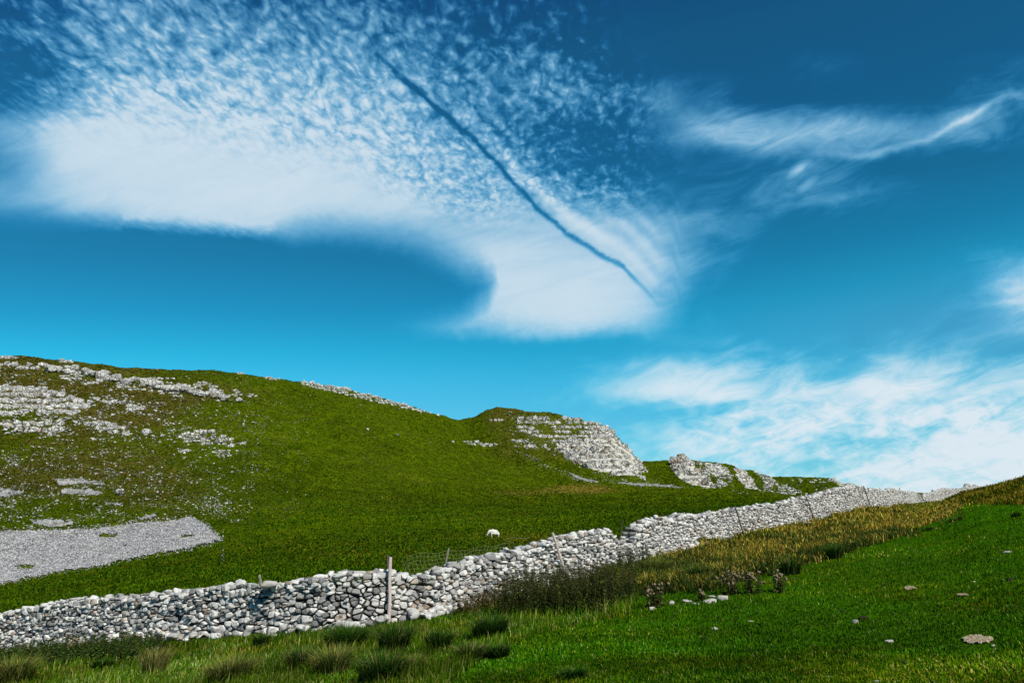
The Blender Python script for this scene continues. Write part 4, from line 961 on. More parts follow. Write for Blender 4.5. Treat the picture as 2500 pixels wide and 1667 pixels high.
def field():
    x, y, z, R, px, py = sample(330000, -0.78, 0.72, 22, 175); wr = wall_r(x, y); k = (R > wr + 0.6) & (py < 1500); x, y, z, R, px, py = (q[k] for q in (x, y, z, R, px, py)); n = len(x)
    pn = fbm(x / 3.0, y / 3.0, 3, 61); pb = fbm(x / 14, y / 14, 3, 62)
    gold = np.exp(-((px - 900) / 240) ** 2 - ((py - 1350) / 26) ** 2) * .22 + np.exp(-((px - 1330) / 170) ** 2 - ((py - 1316) / 16) ** 2) * .6 + np.exp(-((px - 1430) / 90) ** 2 - ((py - 1192) / 10) ** 2) * .9 + np.exp(-((px - 1260) / 90) ** 2 - ((py - 1203) / 9) ** 2) * .6
    h = (0.07 + 0.10 * rng.random(n)) * (1 + 0.9 * np.clip(pn, -0.5, 1)) * (1 + R / 160); w = 0.02 + R * 0.0017; h = h * 0.8
    c = mixcol([(0.030,0.078,0.001),(0.050,0.105,0.001),(0.020,0.052,0.001),(0.080,0.125,0.001)], n, 0.10) * np.clip(1 + 0.5 * pn + 0.35 * pb, 0.35, 2)[:, None]
    d = rng.random(n) < np.clip(gold + 0.06 * (pb > 0.25), 0, 0.9); c[d] = mixcol([(0.13,0.13,0.006),(0.10,0.115,0.004),(0.17,0.145,0.01)], d.sum())
    # keep clear of the scree
    kk = ~inpoly(px, py, [(-90,1296),(149,1292),(327,1276),(429,1268),(464,1258),(510,1283),(550,1318),(506,1329),(417,1351),(286,1373),(119,1404),(0,1430),(-90,1450)])
    P = np.stack([x, y, z], 1)[kk]
    o = blades_obj('pasture_grass', [blade_arrays(P, h[kk], w[kk], rng.uniform(0.2, 0.9, n)[kk], rng.uniform(0, 6.28, n)[kk], c[kk] * 0.75, c[kk] * 1.25)]); tag(o, 'dark green tussocky pasture grass behind the wall', kind='stuff')
    # upland grass tufts
    n = 300000; px = rng.uniform(-60, 2100, n); py = rng.uniform(868, 1300, n); P = hit(px, py, 100); k = ~np.isnan(P[:, 0]) ; P, px, py = P[k], px[k], py[k]; R = np.hypot(P[:, 0], P[:, 1]); k = R < 500; P, px, py, R = P[k], px[k], py[k], R[k]; n = len(P)
    pn = fbm(np.arctan2(P[:, 0], P[:, 1]) * 26, P[:, 2] / 1.0, 3, 63); pb = fbm(P[:, 0] / 22, P[:, 1] / 22, 3, 64)
    brown = np.clip(smooth(px, 800, 250) * 0.42 * smooth(py, 1330, 1150) + smooth(px, 1130, 1230) * smooth(py, 1160, 1110) * .35 + 0.25 * (pb > 0.3), 0, 0.6)
    c = mixcol([(0.062,0.105,0.001),(0.085,0.128,0.001),(0.045,0.082,0.001),(0.105,0.142,0.001)], n, 0.05) * np.clip(1 + 0.45 * pn + 0.5 * pb + 0.35 * fbm(px / 90, py / 22, 3, 65), 0.35, 2)[:, None]
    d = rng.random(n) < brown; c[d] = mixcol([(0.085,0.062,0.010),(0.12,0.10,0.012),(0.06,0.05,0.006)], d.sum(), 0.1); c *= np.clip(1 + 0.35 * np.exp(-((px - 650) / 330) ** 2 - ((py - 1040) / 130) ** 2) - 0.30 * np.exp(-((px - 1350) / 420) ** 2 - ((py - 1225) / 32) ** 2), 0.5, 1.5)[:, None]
    kk = ~inpoly(px, py, [(-90,1296),(149,1292),(327,1276),(429,1268),(464,1258),(510,1283),(550,1318),(506,1329),(417,1351),(286,1373),(119,1404),(0,1430),(-90,1450)]); kk &= ~np.array([inpoly(px, py, q) for q in ROCKY]).any(0) & (~np.array([inpoly(px, py, q) for q in ROCKY2]).any(0) | (rng.random(len(px)) < 0.35)); P, R, c, n = P[kk], R[kk], c[kk], kk.sum()
    h = rng.uniform(0.05, 0.16, n) * R / 200; w = R * 0.0030
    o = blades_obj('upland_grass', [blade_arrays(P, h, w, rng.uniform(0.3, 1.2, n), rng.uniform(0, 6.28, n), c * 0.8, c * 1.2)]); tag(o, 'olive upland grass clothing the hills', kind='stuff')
def bank():
    x, y, z, R, px, py = sample(260000, 0.08, 0.62, 16, 150); jn = fbm(x * 0.8, y * 0.8, 3, 51) * 26; k = inpoly(px + jn + rng.normal(0, 5, len(x)), py + jn * 0.6 + rng.normal(0, 3, len(x)), BANK) & (R < wall_r(x, y) - 0.5); x, y, z, R, px, py = (q[k] for q in (x, y, z, R, px, py)); n = len(x)
    pn = fbm(x / 1.1, y / 1.1, 3, 71); pb = fbm(x / 5, y / 5, 2, 72)
    goldness = np.clip(0.10 + 0.5 * smooth(px, 1550, 1950) + 0.75 * pb + 0.3 * pn - 0.4 * smooth(py - np.interp(px, [1550, 1850, 2150, 2330], [1455, 1402, 1318, 1262]), -22, -2), 0.03, 0.85)
    g = rng.random(n) < goldness
    c = mixcol([(0.030,0.060,0.008),(0.050,0.080,0.010),(0.020,0.040,0.006),(0.085,0.09,0.015)], n) * np.clip(1 + 0.7 * pn, 0.3, 1.8)[:, None]
    c[g] = mixcol([(0.42,0.31,0.03),(0.32,0.24,0.02),(0.58,0.44,0.09),(0.25,0.22,0.02),(0.19,0.10,0.01)], g.sum(), 0.25)
    h = rng.uniform(0.14, 0.36, n) * (1 + 0.6 * pn); h *= np.where(px > 2200, 0.6, 1)
    o = blades_obj('golden_grass', [blade_arrays(np.stack([x, y, z], 1), h, 0.006 + R * 0.0009, rng.uniform(0.1, 1.1, n), rng.uniform(0, 6.28, n), c * 0.7, c * 1.3)]); tag(o, 'golden brown long grass bank between the wall and the green track', kind='stuff')
    # right hump
    x, y, z, R, px, py = sample(90000, 0.42, 0.85, 30, 72); k = (py < 1232) & (px > 2290) & (py < 1232 - (2420 - px) * 0.05); x, y, z, R = (q[k] for q in (x, y, z, R)); n = len(x); pn = fbm(x / 2.5, y / 2.5, 3, 73)
    c = mixcol([(0.055,0.085,0.002),(0.09,0.10,0.004),(0.14,0.12,0.006),(0.035,0.06,0.002)], n, 0.2) * np.clip(1 + 0.8 * pn, 0.4, 1.8)[:, None]; gl = rng.random(n) < 0.12 + 0.5 * (fbm(x / 4, y / 4, 2, 74) > 0.15); c[gl] = mixcol([(0.30,0.22,0.02),(0.22,0.15,0.015)], gl.sum())
    o = blades_obj('rough_grass', [blade_arrays(np.stack([x, y, z], 1), rng.uniform(0.08, 0.28, n), 0.03 + R * 0.0006, rng.uniform(0.1, 0.8, n), rng.uniform(0, 6.28, n), c * 0.6, c * 1.2)]); tag(o, 'brown and olive rough grass on the mound at the right edge', kind='stuff')
turf(); field(); bank()

def leafy(name, stems, label, kind=None, cat=None, pal=None, tipc=None, lw=0.05, ll=0.09, nl=16, stemr=0.006, origin=None, parent=None, start=0.15, droop=-0.25, group=None):
    """stems (n,4): x, y, z, height. paired toothed leaves up each stem"""
    S = np.array(stems, float); n = len(S); pal = pal or [(0.030,0.050,0.010),(0.045,0.065,0.012),(0.020,0.035,0.008),(0.075,0.085,0.018)]
    o = np.zeros(3) if origin is None else np.array(origin)
    ln = rng.normal(0, 0.10, (n, 2)); V, Fq, Cn, Co = [], [], [], []; off = 0
    # stems: three-sided tapering rods
    t = np.array([0, 0.5, 1.0]); ang = np.arange(3) * 2.094
    base = S[:, None, None, :3] + np.stack([ln[:, 0, None] * S[:, 3:4] * t ** 1.5, ln[:, 1, None] * S[:, 3:4] * t ** 1.5, S[:, 3:4] * t], -1)[:, :, None, :]
    rr = (stemr * (1 - 0.6 * t))[None, :, None]; ring = np.stack([np.cos(ang), np.sin(ang), 0 * ang], -1)[None, None] * rr[..., None]
    vv = (base + ring).reshape(-1, 3); V.append(vv)
    q = []
    for a in range(2):
        for b in range(3): q.append([a * 3 + b, a * 3 + (b + 1) % 3, (a + 1) * 3 + (b + 1) % 3, (a + 1) * 3 + b])
    q = np.array(q)[None] + (np.arange(n) * 9)[:, None, None]; Fq.append(q.ravel()); Cn.append(np.full(n * 6, 4)); Co.append(np.tile((0.07, 0.065, 0.02), (n * 9, 1))); off = n * 9
    m = n * nl; k = np.tile(np.arange(nl), n); si = np.repeat(np.arange(n), nl); tt = start + (1 - start) * (k // 2 * 2 + 0.5) / nl
    a = k * math.pi + (k // 2) * 1.3 + rng.normal(0, 0.5, m) + si * 0.7
    r0 = np.stack([S[si, 0] + ln[si, 0] * S[si, 3] * tt ** 1.5, S[si, 1] + ln[si, 1] * S[si, 3] * tt ** 1.5, S[si, 2] + S[si, 3] * tt], 1)
    sc = (1.15 - 0.6 * tt) * rng.uniform(0.7, 1.3, m); L = ll * sc; Wd = lw * sc; d = np.stack([np.cos(a), np.sin(a), rng.normal(droop, 0.3, m)], 1); sd = np.stack([-np.sin(a), np.cos(a), rng.normal(0, 0.3, m)], 1)
    lv = np.empty((m, 4, 3)); lv[:, 0] = r0; lv[:, 1] = r0 + d * L[:, None] * 0.4 + sd * Wd[:, None] * 0.5 + [0, 0, 0.01]; lv[:, 2] = r0 + d * L[:, None]; lv[:, 3] = r0 + d * L[:, None] * 0.4 - sd * Wd[:, None] * 0.5 + [0, 0, 0.01]
    c = mixcol(pal, m, 0.25); 
    if tipc is not None: kk = rng.random(m) < smooth(tt, 0.55, 1.0) * 0.6; c[kk] = mixcol(tipc, kk.sum(), 0.2)
    V.append(lv.reshape(-1, 3)); Fq.append((np.arange(m * 4) + off)); Cn.append(np.full(m, 4)); Co.append(np.repeat(c, 4, 0))
    ob = npmesh(name, np.concatenate(V) - o, np.concatenate(Fq), np.concatenate(Cn), M_BLADE, parent, cols=np.concatenate(Co))
    if parent is None: ob.location = o
    if label: tag(ob, label, cat, group, kind)
    return ob
def stems_in(poly, n, h0, h1, rmin=8, prof=None):
    xs = [q[0] for q in poly]; ys = [q[1] for q in poly]; x = rng.uniform(min(xs), max(xs), n * 4); y = rng.uniform(min(ys), max(ys), n * 4); k = inpoly(x, y, poly); x, y = x[k][:n], y[k][:n]
    P = hit(x, y, rmin); k = ~np.isnan(P[:, 0]); k &= (np.hypot(P[:, 0], P[:, 1]) < wall_r(P[:, 0], P[:, 1]) - 0.45); P = P[k]
    P[:, 2] = ground(P[:, 0], P[:, 1]); return np.concatenate([P, rng.uniform(h0, h1, (len(P), 1))], 1)
leafy('nettle_patch', stems_in([(1195,1512),(1230,1488),(1290,1462),(1380,1456),(1480,1452),(1552,1448),(1548,1478),(1450,1508),(1380,1514),(1300,1512)], 620, 0.62, 0.98), 'dense patch of tall dark nettles standing before the wall', kind='stuff', nl=24, lw=0.045, ll=0.075, tipc=[(0.11,0.11,0.035),(0.085,0.075,0.03)])
leafy('nettle_patch', stems_in([(1505,1400),(1585,1385),(1590,1405),(1520,1425)], 60, 0.6, 1.0), 'small tall nettle clump at the foot of the tumbled gap', kind='stuff', nl=22, lw=0.05, ll=0.09)
leafy('weed_patch', stems_in([(-60,1600),(60,1592),(250,1580),(350,1572),(410,1585),(330,1618),(180,1622),(80,1634),(-60,1640)], 900, 0.22, 0.5), 'low dark green leafy weeds along the foot of the wall at lower left', kind='stuff', nl=14, lw=0.06, ll=0.09, pal=[(0.030,0.070,0.010),(0.045,0.09,0.014),(0.020,0.045,0.008),(0.08,0.11,0.02)])
leafy('bracken_patch', stems_in([(1105,1500),(1180,1470),(1240,1450),(1290,1440),(1250,1462),(1190,1490),(1140,1508)], 200, 0.22, 0.5), 'brownish withered weeds between the wall and the nettles', kind='stuff', nl=12, lw=0.05, ll=0.08, pal=[(0.07,0.05,0.018),(0.12,0.085,0.03),(0.045,0.045,0.012),(0.17,0.12,0.05)])

# rush and grass tussocks: photo column, row of the foot, width px, height px, label
def tussock(px, py, wpx, hpx, label, pal, dry=0.08, dens=1.0):
    p = hit([px], [py], 6)[0]
    if np.isnan(p[0]): return
    R = math.hypot(p[0], p[1]); m = R / F; rad = wpx * m * 0.5; H = hpx * m; n = int(np.clip(420 * dens * (wpx / 70), 120, 900))
    a = rng.uniform(0, 6.28, n); r = rad * 0.42 * np.sqrt(rng.random(n)); x, y = p[0] + r * np.cos(a), p[1] + r * np.sin(a); z = ground(x, y)
    c = mixcol(pal, n, 0.22); d = rng.random(n) < dry; c[d] = mixcol([(0.26,0.22,0.08),(0.20,0.15,0.05)], d.sum())
    h = H * rng.uniform(0.55, 1.1, n); lean = np.clip((r / (rad * 0.42 + 1e-6)) * 0.75 + rng.normal(0, 0.15, n), 0.02, 1.15) * min(1.6, rad * 0.75 / H + 0.2)
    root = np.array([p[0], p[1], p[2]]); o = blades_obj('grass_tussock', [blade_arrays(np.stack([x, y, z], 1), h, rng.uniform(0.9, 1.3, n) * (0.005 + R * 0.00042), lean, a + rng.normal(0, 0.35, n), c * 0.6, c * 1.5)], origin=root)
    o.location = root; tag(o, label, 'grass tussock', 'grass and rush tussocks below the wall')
RUSH = [(0.018,0.062,0.006),(0.028,0.082,0.007),(0.014,0.045,0.005),(0.055,0.105,0.008)]
PALE = [(0.08,0.13,0.006),(0.13,0.16,0.015),(0.05,0.10,0.005),(0.24,0.23,0.05)]
for t in [
 (843,1588,175,62,'wide dark rush tussock left of the tallest white post foot',RUSH,.06,1.3),
 (962,1596,130,72,'spiky green tussock standing just below the tallest white post',RUSH,.12,1.2),
 (1072,1590,110,55,'dark tussock between the white post and the nettles',RUSH,.08,1),
 (1196,1560,150,62,'big dark tussock at the left foot of the nettle patch',RUSH,.1,1.3),
 (1212,1606,110,38,'low dark tussock in the open turf under the nettle patch',RUSH,.05,1),
 (1145,1618,120,50,'tussock with yellow stalks below the big dark tussock',RUSH,.25,1),
 (930,1667,190,75,'large blue green rush tussock on the bottom edge of the picture',RUSH,.12,1.4),
 (812,1650,150,70,'brownish green tussock low between the bottom edge and the wide rush tussock',PALE,.3,1.1),
 (735,1640,110,60,'green tussock with a long bent stalk at lower left of centre',RUSH,.2,1),
 (636,1578,62,32,'small dark tussock alone in the turf near the wall',RUSH,.05,.9),
 (247,1634,78,26,'small flat dark clump in the turf at lower left',RUSH,.02,.9),
 (375,1650,90,62,'pale straw coloured seed grass tuft at lower left',PALE,.6,.8),
 (30,1672,140,60,'yellow green grass tuft in the bottom left corner',PALE,.3,1),
 (560,1668,170,64,'yellowing tussock on the bottom edge left of centre',PALE,.35,1.1),
 (1010,1640,90,42,'tussock with dry blades right of the blue green rush tussock',PALE,.25,1),
 (1400,1655,120,26,'low dark patch of longer grass in the turf at bottom centre',RUSH,.03,.8),
 (1930,1402,85,40,'dark clump at the lower edge of the golden bank nearest the thistles',RUSH,.1,1),
 (2040,1362,70,34,'dark clump at the lower edge of the golden bank halfway along',RUSH,.1,1),
 (2263,1297,44,12,'tiny dark tuft in the green track by the golden bank',RUSH,.02,.6),
 (2480,1262,36,14,'dark tuft by the right edge on the green track',RUSH,.02,.6),
 (1700,1420,90,42,'dark tussock at the left end of the golden bank above the flat stones',RUSH,.12,1),
 (1600,1405,120,46,'olive tussock below the tumbled gap in the wall',PALE,.25,1),
 (1850,1282,60,22,'dark low tuft at the wall foot beside the leaning grey post',RUSH,.1,.8),
 (1710,1330,90,24,'dark bramble like tuft at the wall foot right of the gap',RUSH,.1,.9)]: tussock(*t)

# thistles gone to seed
M_STALK, _nt, _b = material('dry_stalk', 1.0); _b.inputs['Base Color'].default_value = (0.10, 0.085, 0.035, 1)
M_FLUFF, _nt, _b = material('thistle_head', 1.0); _b.inputs['Base Color'].default_value = (0.20, 0.15, 0.085, 1)
def thistle(px, py, wpx, hpx, n, label, head=(0.36,0.28,0.20)):
    p = hit([px], [py], 6)[0]; R = math.hypot(p[0], p[1]); m = R / F; rad, H = wpx * m / 2, hpx * m
    root = empty('thistle', p); tag(root, label, 'thistle', 'seeding thistles and docks')
    S, heads = [], []
    for i in range(n):
        a, r = rng.uniform(0, 6.28), rad * 0.45 * math.sqrt(rng.random()); S.append((r * math.cos(a), r * math.sin(a), -0.02, H * rng.uniform(0.6, 1.0)))
    S = np.array(S); st = leafy('leafy_stems', S, None, nl=26, lw=0.045, ll=0.11, stemr=0.007, parent=root, start=0.02, droop=-0.1, pal=[(0.045,0.055,0.015),(0.09,0.085,0.03),(0.12,0.09,0.04),(0.025,0.035,0.010)])
    hv = []
    for s in S:
        for k in range(int(rng.integers(3, 7))):
            a = rng.uniform(0, 6.28); q = rng.uniform(0.02, 0.16) * rad * 3; hh = s[3] * rng.uniform(0.72, 1.06); hv.append((s[0] + q * math.cos(a), s[1] + q * math.sin(a), hh, rng.uniform(0.014, 0.030)))
    hv = np.array(hv); d, f = ICO[2]; pr = []
    for k in range(5):
        v = d * 0.025 * (1 + rng.normal(0, 0.24, len(d)))[:, None] * [1, 1, 1.15]; sv = np.array([(-.004, 0, -.02), (.004, 0, -.02), (.003, 0, -.14), (-.003, 0, -.14)])
        o = npmesh('seed_head', np.concatenate([v, sv]), np.concatenate([f.ravel(), [42, 43, 44, 45]]), np.concatenate([np.full(len(f), 3), [4]]), [M_FLUFF, M_STALK], root, mi=np.concatenate([np.zeros(len(f)), [1]])); pr.append(o)
    for k, h in enumerate(hv):
        o = pr[k] if k < 5 else pr[k % 5].copy()
        if k >= 5: C.objects.link(o); o.parent = root
        o.location = [float(q) for q in h[:3]]; sc = float(h[3] / 0.025); o.scale = (sc, sc, sc); o.rotation_euler = (-h[1] / rad, h[0] / rad, k * 1.7)
thistle(1602,1483,74,56,9,'bushy thistle with pale fluffy heads left of the flat stones')
thistle(1780,1450,80,50,11,'left one of the two tall brown thistles above the green track')
thistle(1838,1448,66,50,9,'right one of the two tall brown thistles above the green track')
thistle(1902,1446,54,46,6,'short open thistle furthest right beside the tall brown pair')
thistle(1716,1466,24,24,3,'tiny thistle among the flat pale stones')
thistle(726,1532,46,66,8,'pinkish dried plant leaning on the wall face left of the tallest post')
thistle(176,1606,50,36,6,'low dried brown plant against the wall at lower left')
thistle(1262,1480,44,50,4,'dried plant at the wall foot where the nettles begin')

# ------------------------------------------------------------------ posts
def mat_wood(name, a, b_):
    m, nt, b = material(name, 0.85); tc = nt.nodes.new('ShaderNodeTexCoord')
    s = vmath(nt, 'MULTIPLY', tc.outputs['Object'], (40, 40, 2.5)).outputs[0]; n = noise(nt, s, 1.0, 4, 0.7)[0]
    c = mixc(nt, n.step(0.3, 0.7), a, b_); k = noise(nt, tc.outputs['Object'], 2.0, 3, 0.6)[0]; c = mixc(nt, k.step(0.6, 0.75) * 0.5, c, tuple(q * 0.5 for q in b_)); setc(nt, b, c); bump(nt, b, n, 0.01, 0.8); return m
M_PALE = mat_wood('pale_wood', (0.62, 0.52, 0.46), (0.44, 0.35, 0.29)); M_GREY = mat_wood('grey_wood', (0.33, 0.29, 0.24), (0.16, 0.14, 0.11)); M_DARK = mat_wood('dark_wood', (0.10, 0.09, 0.05), (0.04, 0.035, 0.02))
M_RUST, _nt, _b = material('rusty_iron', 0.7); _b.inputs['Base Color'].default_value = (0.10, 0.06, 0.04, 1); _b.inputs['Metallic'].default_value = 0.4
def post(name, top, bot, side, wpx, mat, label, cat='post', group=None, square=False, bury=0.25, dist=None, nails=False):
    """side +1: standing against the near face of the wall; -1: behind it"""
    bx, by = bot; tx, ty = top
    ss = np.linspace(0, WLEN, 3000); Tn = wtan(ss); X0, Y0, Z0 = wp(ss); k = side * (0.50 if side > 0 else 0.75)
    Nx, Ny = Tn[:, 1], -Tn[:, 0]; ln_ = np.hypot(Nx, Ny); X0, Y0 = X0 + Nx / ln_ * k, Y0 + Ny / ln_ * k
    pp, _ = proj(X0, Y0, ground(X0, Y0)); R0 = float(np.hypot(X0, Y0)[np.abs(pp - bx).argmin()]) if dist is None else dist
    RT = float(np.hypot(X0, Y0)[np.abs(pp - tx).argmin()]) + 0.10
    x, y, z = ray(bx, by); h = math.hypot(x, y); B = Vector((x / h * R0, y / h * R0, CAM_Z + z / h * R0))
    gz = float(ground(B.x, B.y))
    x, y, z = ray(tx, ty); h = math.hypot(x, y); R1 = RT if (side > 0 and dist is None) else R0; T = Vector((x / h * R1, y / h * R1, CAM_Z + z / h * R1))
    d = (T - B).normalized()
    if dist is None and B.z > gz: B = B - d * ((B.z - gz) / max(d.z, 0.3))
    B = B - d * bury; L = (T - B).length; r = wpx * R0 / F / 2
    bm = bmesh.new(); ns = 4 if square else 10; rings = []; K = 9
    for k in range(K):
        t = k / (K - 1); rr = r * (1.06 - 0.12 * t) * (1 + 0.04 * math.sin(k * 2.1)); ox, oy = 0.006 * math.sin(k * 1.3), 0.006 * math.cos(k * 1.7)
        rings.append([bm.verts.new((ox + rr * math.cos(j / ns * 6.2832 + 0.4) * (1 + 0.05 * rng.normal()), oy + rr * math.sin(j / ns * 6.2832 + 0.4), L * t)) for j in range(ns)])
    for k in range(K - 1):
        for j in range(ns): bm.faces.new((rings[k][j], rings[k][(j + 1) % ns], rings[k + 1][(j + 1) % ns], rings[k + 1][j]))
    bm.faces.new(rings[-1]); bm.faces.new(rings[0][::-1])
    for v in rings[-1]: v.co.z += 0.25 * v.co.x
    me = bpy.data.meshes.new(name); bm.to_mesh(me); bm.free(); me.materials.append(mat); o = bpy.data.objects.new(name, me); C.objects.link(o)
    o.location = B; o.rotation_euler = d.to_track_quat('Z', 'Y').to_euler(); tag(o, label, cat, group); return o, B, T
G1 = 'pale poles propped against the near face of the wall'; G2 = 'fence stakes behind the wall'
post('leaning_pole', (953,1359), (950,1519), 1, 7.8, M_PALE, 'thickest white pole, standing almost upright before the wall', 'pole', G1)
post('leaning_pole', (1349,1300), (1385,1414), 1, 6.6, M_PALE, 'pale pole leaning left against the wall above the nettles', 'pole', G1)
post('leaning_pole', (1795,1237), (1815,1302), 1, 3.6, M_GREY, 'thin grey pole leaning on the wall right of the tumbled gap', 'pole', G1)
post('leaning_pole', (1968,1212), (1989,1268), 1, 3.0, M_GREY, 'thin grey pole leaning on the wall by the pale stones at its foot', 'pole', G1)
post('leaning_pole', (2108,1186), (2122,1226), 1, 2.4, M_GREY, 'short looking pole leaning on the wall just right of its crest', 'pole', G1)
post('leaning_pole', (2246,1204), (2259,1228), 1, 2.2, M_GREY, 'furthest leaning pole where the wall dips near the skyline', 'pole', G1)
st1 = post('fence_stake', (946,1353), (947,1400), -1, 6.6, M_DARK, 'dark stake just behind the thickest white pole', 'stake', G2)
st2 = post('fence_stake', (1096,1338), (1088,1376), -1, 4.8, M_GREY, 'grey stake leaning right, holding up the wire netting', 'stake', G2)
post('fence_stake', (633,1403), (637,1428), 1, 6.5, M_GREY, 'short mossy stake poking up from the wall beside a flat slab', 'stake', G2, bury=0.02, dist=22.1)
st3 = post('fence_stake', (1521,1270), (1515,1302), -1, 2.6, M_DARK, 'thin dark stake standing in the tumbled gap of the wall', 'stake', G2)
post('fence_stake', (1672,1253), (1670,1262), -1, 2.0, M_DARK, 'stake tip just showing over the wall right of the gap', 'stake', G2)
post('fence_stake', (1875,1224), (1872,1240), -1, 1.8, M_DARK, 'short dark stake tip between two leaning grey poles', 'stake', G2)
post('fence_stake', (2010,1183), (2006,1198), -1, 1.8, M_DARK, 'dark stake behind the wall just below its crest', 'stake', G2)
for a, b, l in ((2147, 2144, 'left'), (2170, 2168, 'middle'), (2197, 2195, 'right')):
    post('fence_stake', (a,1190), (b,1200), -1, 1.7, M_DARK, l + ' of the three close stakes against the sky beyond the wall crest', 'stake', G2)
post('fence_stake', (2276,1194), (2274,1203), -1, 1.6, M_DARK, 'lone stake on the skyline right of the dip in the wall', 'stake', G2)

# wire netting slumped between the stakes
M_WIRE, _nt, _b = material('galvanised_wire', 0.6); _b.inputs['Base Color'].default_value = (0.22, 0.23, 0.10, 1)
def netting():
    root = empty('wire_fence', (0, 0, 0)); tag(root, 'loose slumped wire netting between the stakes behind the wall', 'wire fence')
    def top(px): return np.interp(px, [980,988,1010,1050,1090,1110,1140,1180,1215,1260,1300], [1376,1358,1352,1349,1346,1345,1340,1334,1330,1324,1322])
    def P(px, v):
        y = top(px) + v * 44 + 2.0 * math.sin(px * 0.09 + v * 4); pxx = px + v * 10 * math.sin(px * 0.02) + 3 * math.sin(v * 7 + px * 0.05)
        wx = np.interp(px, WALL[:, 0], WX); wy = np.interp(px, WALL[:, 0], WY); R = math.hypot(wx, wy) + 0.75 + 0.12 * math.sin(px * 0.06) - 0.15 * v
        x, yy, z = ray(pxx, y); h = math.hypot(x, yy); return (x / h * R, yy / h * R, CAM_Z + z / h * R)
    cu = bpy.data.curves.new('netting', 'CURVE'); cu.dimensions = '3D'; cu.bevel_depth = 0.0028; cu.bevel_resolution = 0
    def line(pts):
        s = cu.splines.new('POLY'); s.points.add(len(pts) - 1)
        for p, q in zip(s.points, pts): p.co = (*q, 1)
    for v in np.linspace(0, 1, 6): line([P(px, v) for px in range(982, 1262, 7)])
    for px in range(984, 1262, 10): line([P(px, v) for v in np.linspace(0, 1, 7)])
    o = bpy.data.objects.new('netting', cu); C.objects.link(o)
    dg = bpy.context.evaluated_depsgraph_get(); me = bpy.data.meshes.new_from_object(o.evaluated_get(dg)); bpy.data.objects.remove(o)
    o = bpy.data.objects.new('netting', me); C.objects.link(o); me.materials.clear(); me.materials.append(M_WIRE); o.parent = root
    bm = bmesh.new()
    pts = [P(px, -0.25) for px in range(1230, 1300, 8)]
    for a, b in zip(pts[:-1], pts[1:]):
        a, b = Vector(a), Vector(b); q = Vector((0, 0, 0.004)); bm.faces.new([bm.verts.new(v) for v in (a - q, b - q, b + q, a + q)])
    me = bpy.data.meshes.new('top_wire'); bm.to_mesh(me); bm.free(); me.materials.append(M_WIRE); o = bpy.data.objects.new('top_wire', me); C.objects.link(o); o.parent = root
netting()

# ------------------------------------------------------------------ loose things in the near turf
def rock(px, py, w, hgt, label, name='rock', mat=None, flat=0.45, group=None, cat='rock', rmin=6, lift=0.0):
    p = hit([px], [py], rmin)[0]; R = math.hypot(p[0], p[1]); s = w * R / F; k = hgt * R / F
    N, H = loose(1, np.array([s]), (1.0, 0.7, max(0.16, k / s) * 1.25), 10); vs, f = stone_verts(np.zeros((1, 3)), frames(np.array([-math.atan2(p[0], p[1]) + rng.normal(0, 0.15)]), 0.05), N, H, p=12, sub=3, gnoise=0.03)
    o = npmesh(name, vs[0], f.ravel(), np.full(len(f), 3), mat or M_STONE2); o.location = (p[0], p[1], p[2] + k * 0.15 + lift); tag(o, label, cat, group); return o
M_STONE2 = mat_stone('pale_rock', (0.47, 0.43, 0.37), (0.40, 0.37, 0.32), 0.25, 9.0, 0.0)
for r in [(1641,1474,20,9,'roundish pale stone at the left end of the flat stones'),(1678,1468,26,5,'thin flat stone second from the left beside the thistle'),
          (1696,1474,24,5,'low flat stone in the front row of pale stones'),(1732,1470,40,9,'long flat pale stone in front of the tiny thistle'),(1762,1463,30,11,'pale flat stone at the right end of the group'),(1738,1457,22,6,'small flat stone behind the long flat stone'),
          (382,1587,15,13,'small white stone on the grass under the wall at lower left'),(1571,1379,14,10,'white stone fallen in the grass below the tumbled gap'),
          (2168,1566,18,6,'small pale flat stone in the turf left of the bare patch'),(2088,1520,13,8,'small white angular stone near the dark droppings'),(2026,1655,20,7,'pale stone in the turf near the bottom edge'),
          (2426,1577,12,6,'tiny pale stone beside the sandy bare patch'),(2459,1349,18,5,'small white stone high on the green track at right'),(2378,1420,10,3,'white fleck of stone on the upper track'),
          (1970,1277,34,6,'low pile of pale stones at the wall foot under a leaning pole'),(1593,1487,14,6,'white stone at the thistle foot'),(2150,1667,34,8,'flat stone cut by the bottom edge'),
          (1745,1535,17,5,'grey flat twig like stone in the middle of the turf'),(1833,1517,13,4,'small brown flat stone on the turf'),(65,1618,20,8,'small stone in the weeds at the left edge'),(664,1552,26,7,'half buried pale stone in front of the wall')]:
    rock(*r)
o = rock(655, 1430, 20, 7, 'flat pale slab lying on the wall top beside the mossy stake', 'slab', group=None, cat='slab', rmin=18)
_x3, _y3, _z3 = ray(656, 1427); _h = math.hypot(_x3, _y3); _R = 22.15; o.location = (_x3 / _h * _R, _y3 / _h * _R, CAM_Z + _z3 / _h * _R)
M_DUNG, _nt, _b = material('dung', 0.9); _b.inputs['Base Color'].default_value = (0.030, 0.018, 0.010, 1)
for r in [(2058,1493,12,7,'upper of two dark droppings in the turf'),(2108,1508,15,8,'lower of two dark droppings beside the small white stone'),(2384,1490,8,5,'small dark dropping right of the track'),(1722,1560,15,8,'dark brown dropping in the turf below the thistles'),(2212,1617,20,5,'brown dropping above the bottom edge'),(2466,1417,12,8,'dark dropping near the right edge')]:
    rock(*r, name='dropping', mat=M_DUNG, cat='dropping')
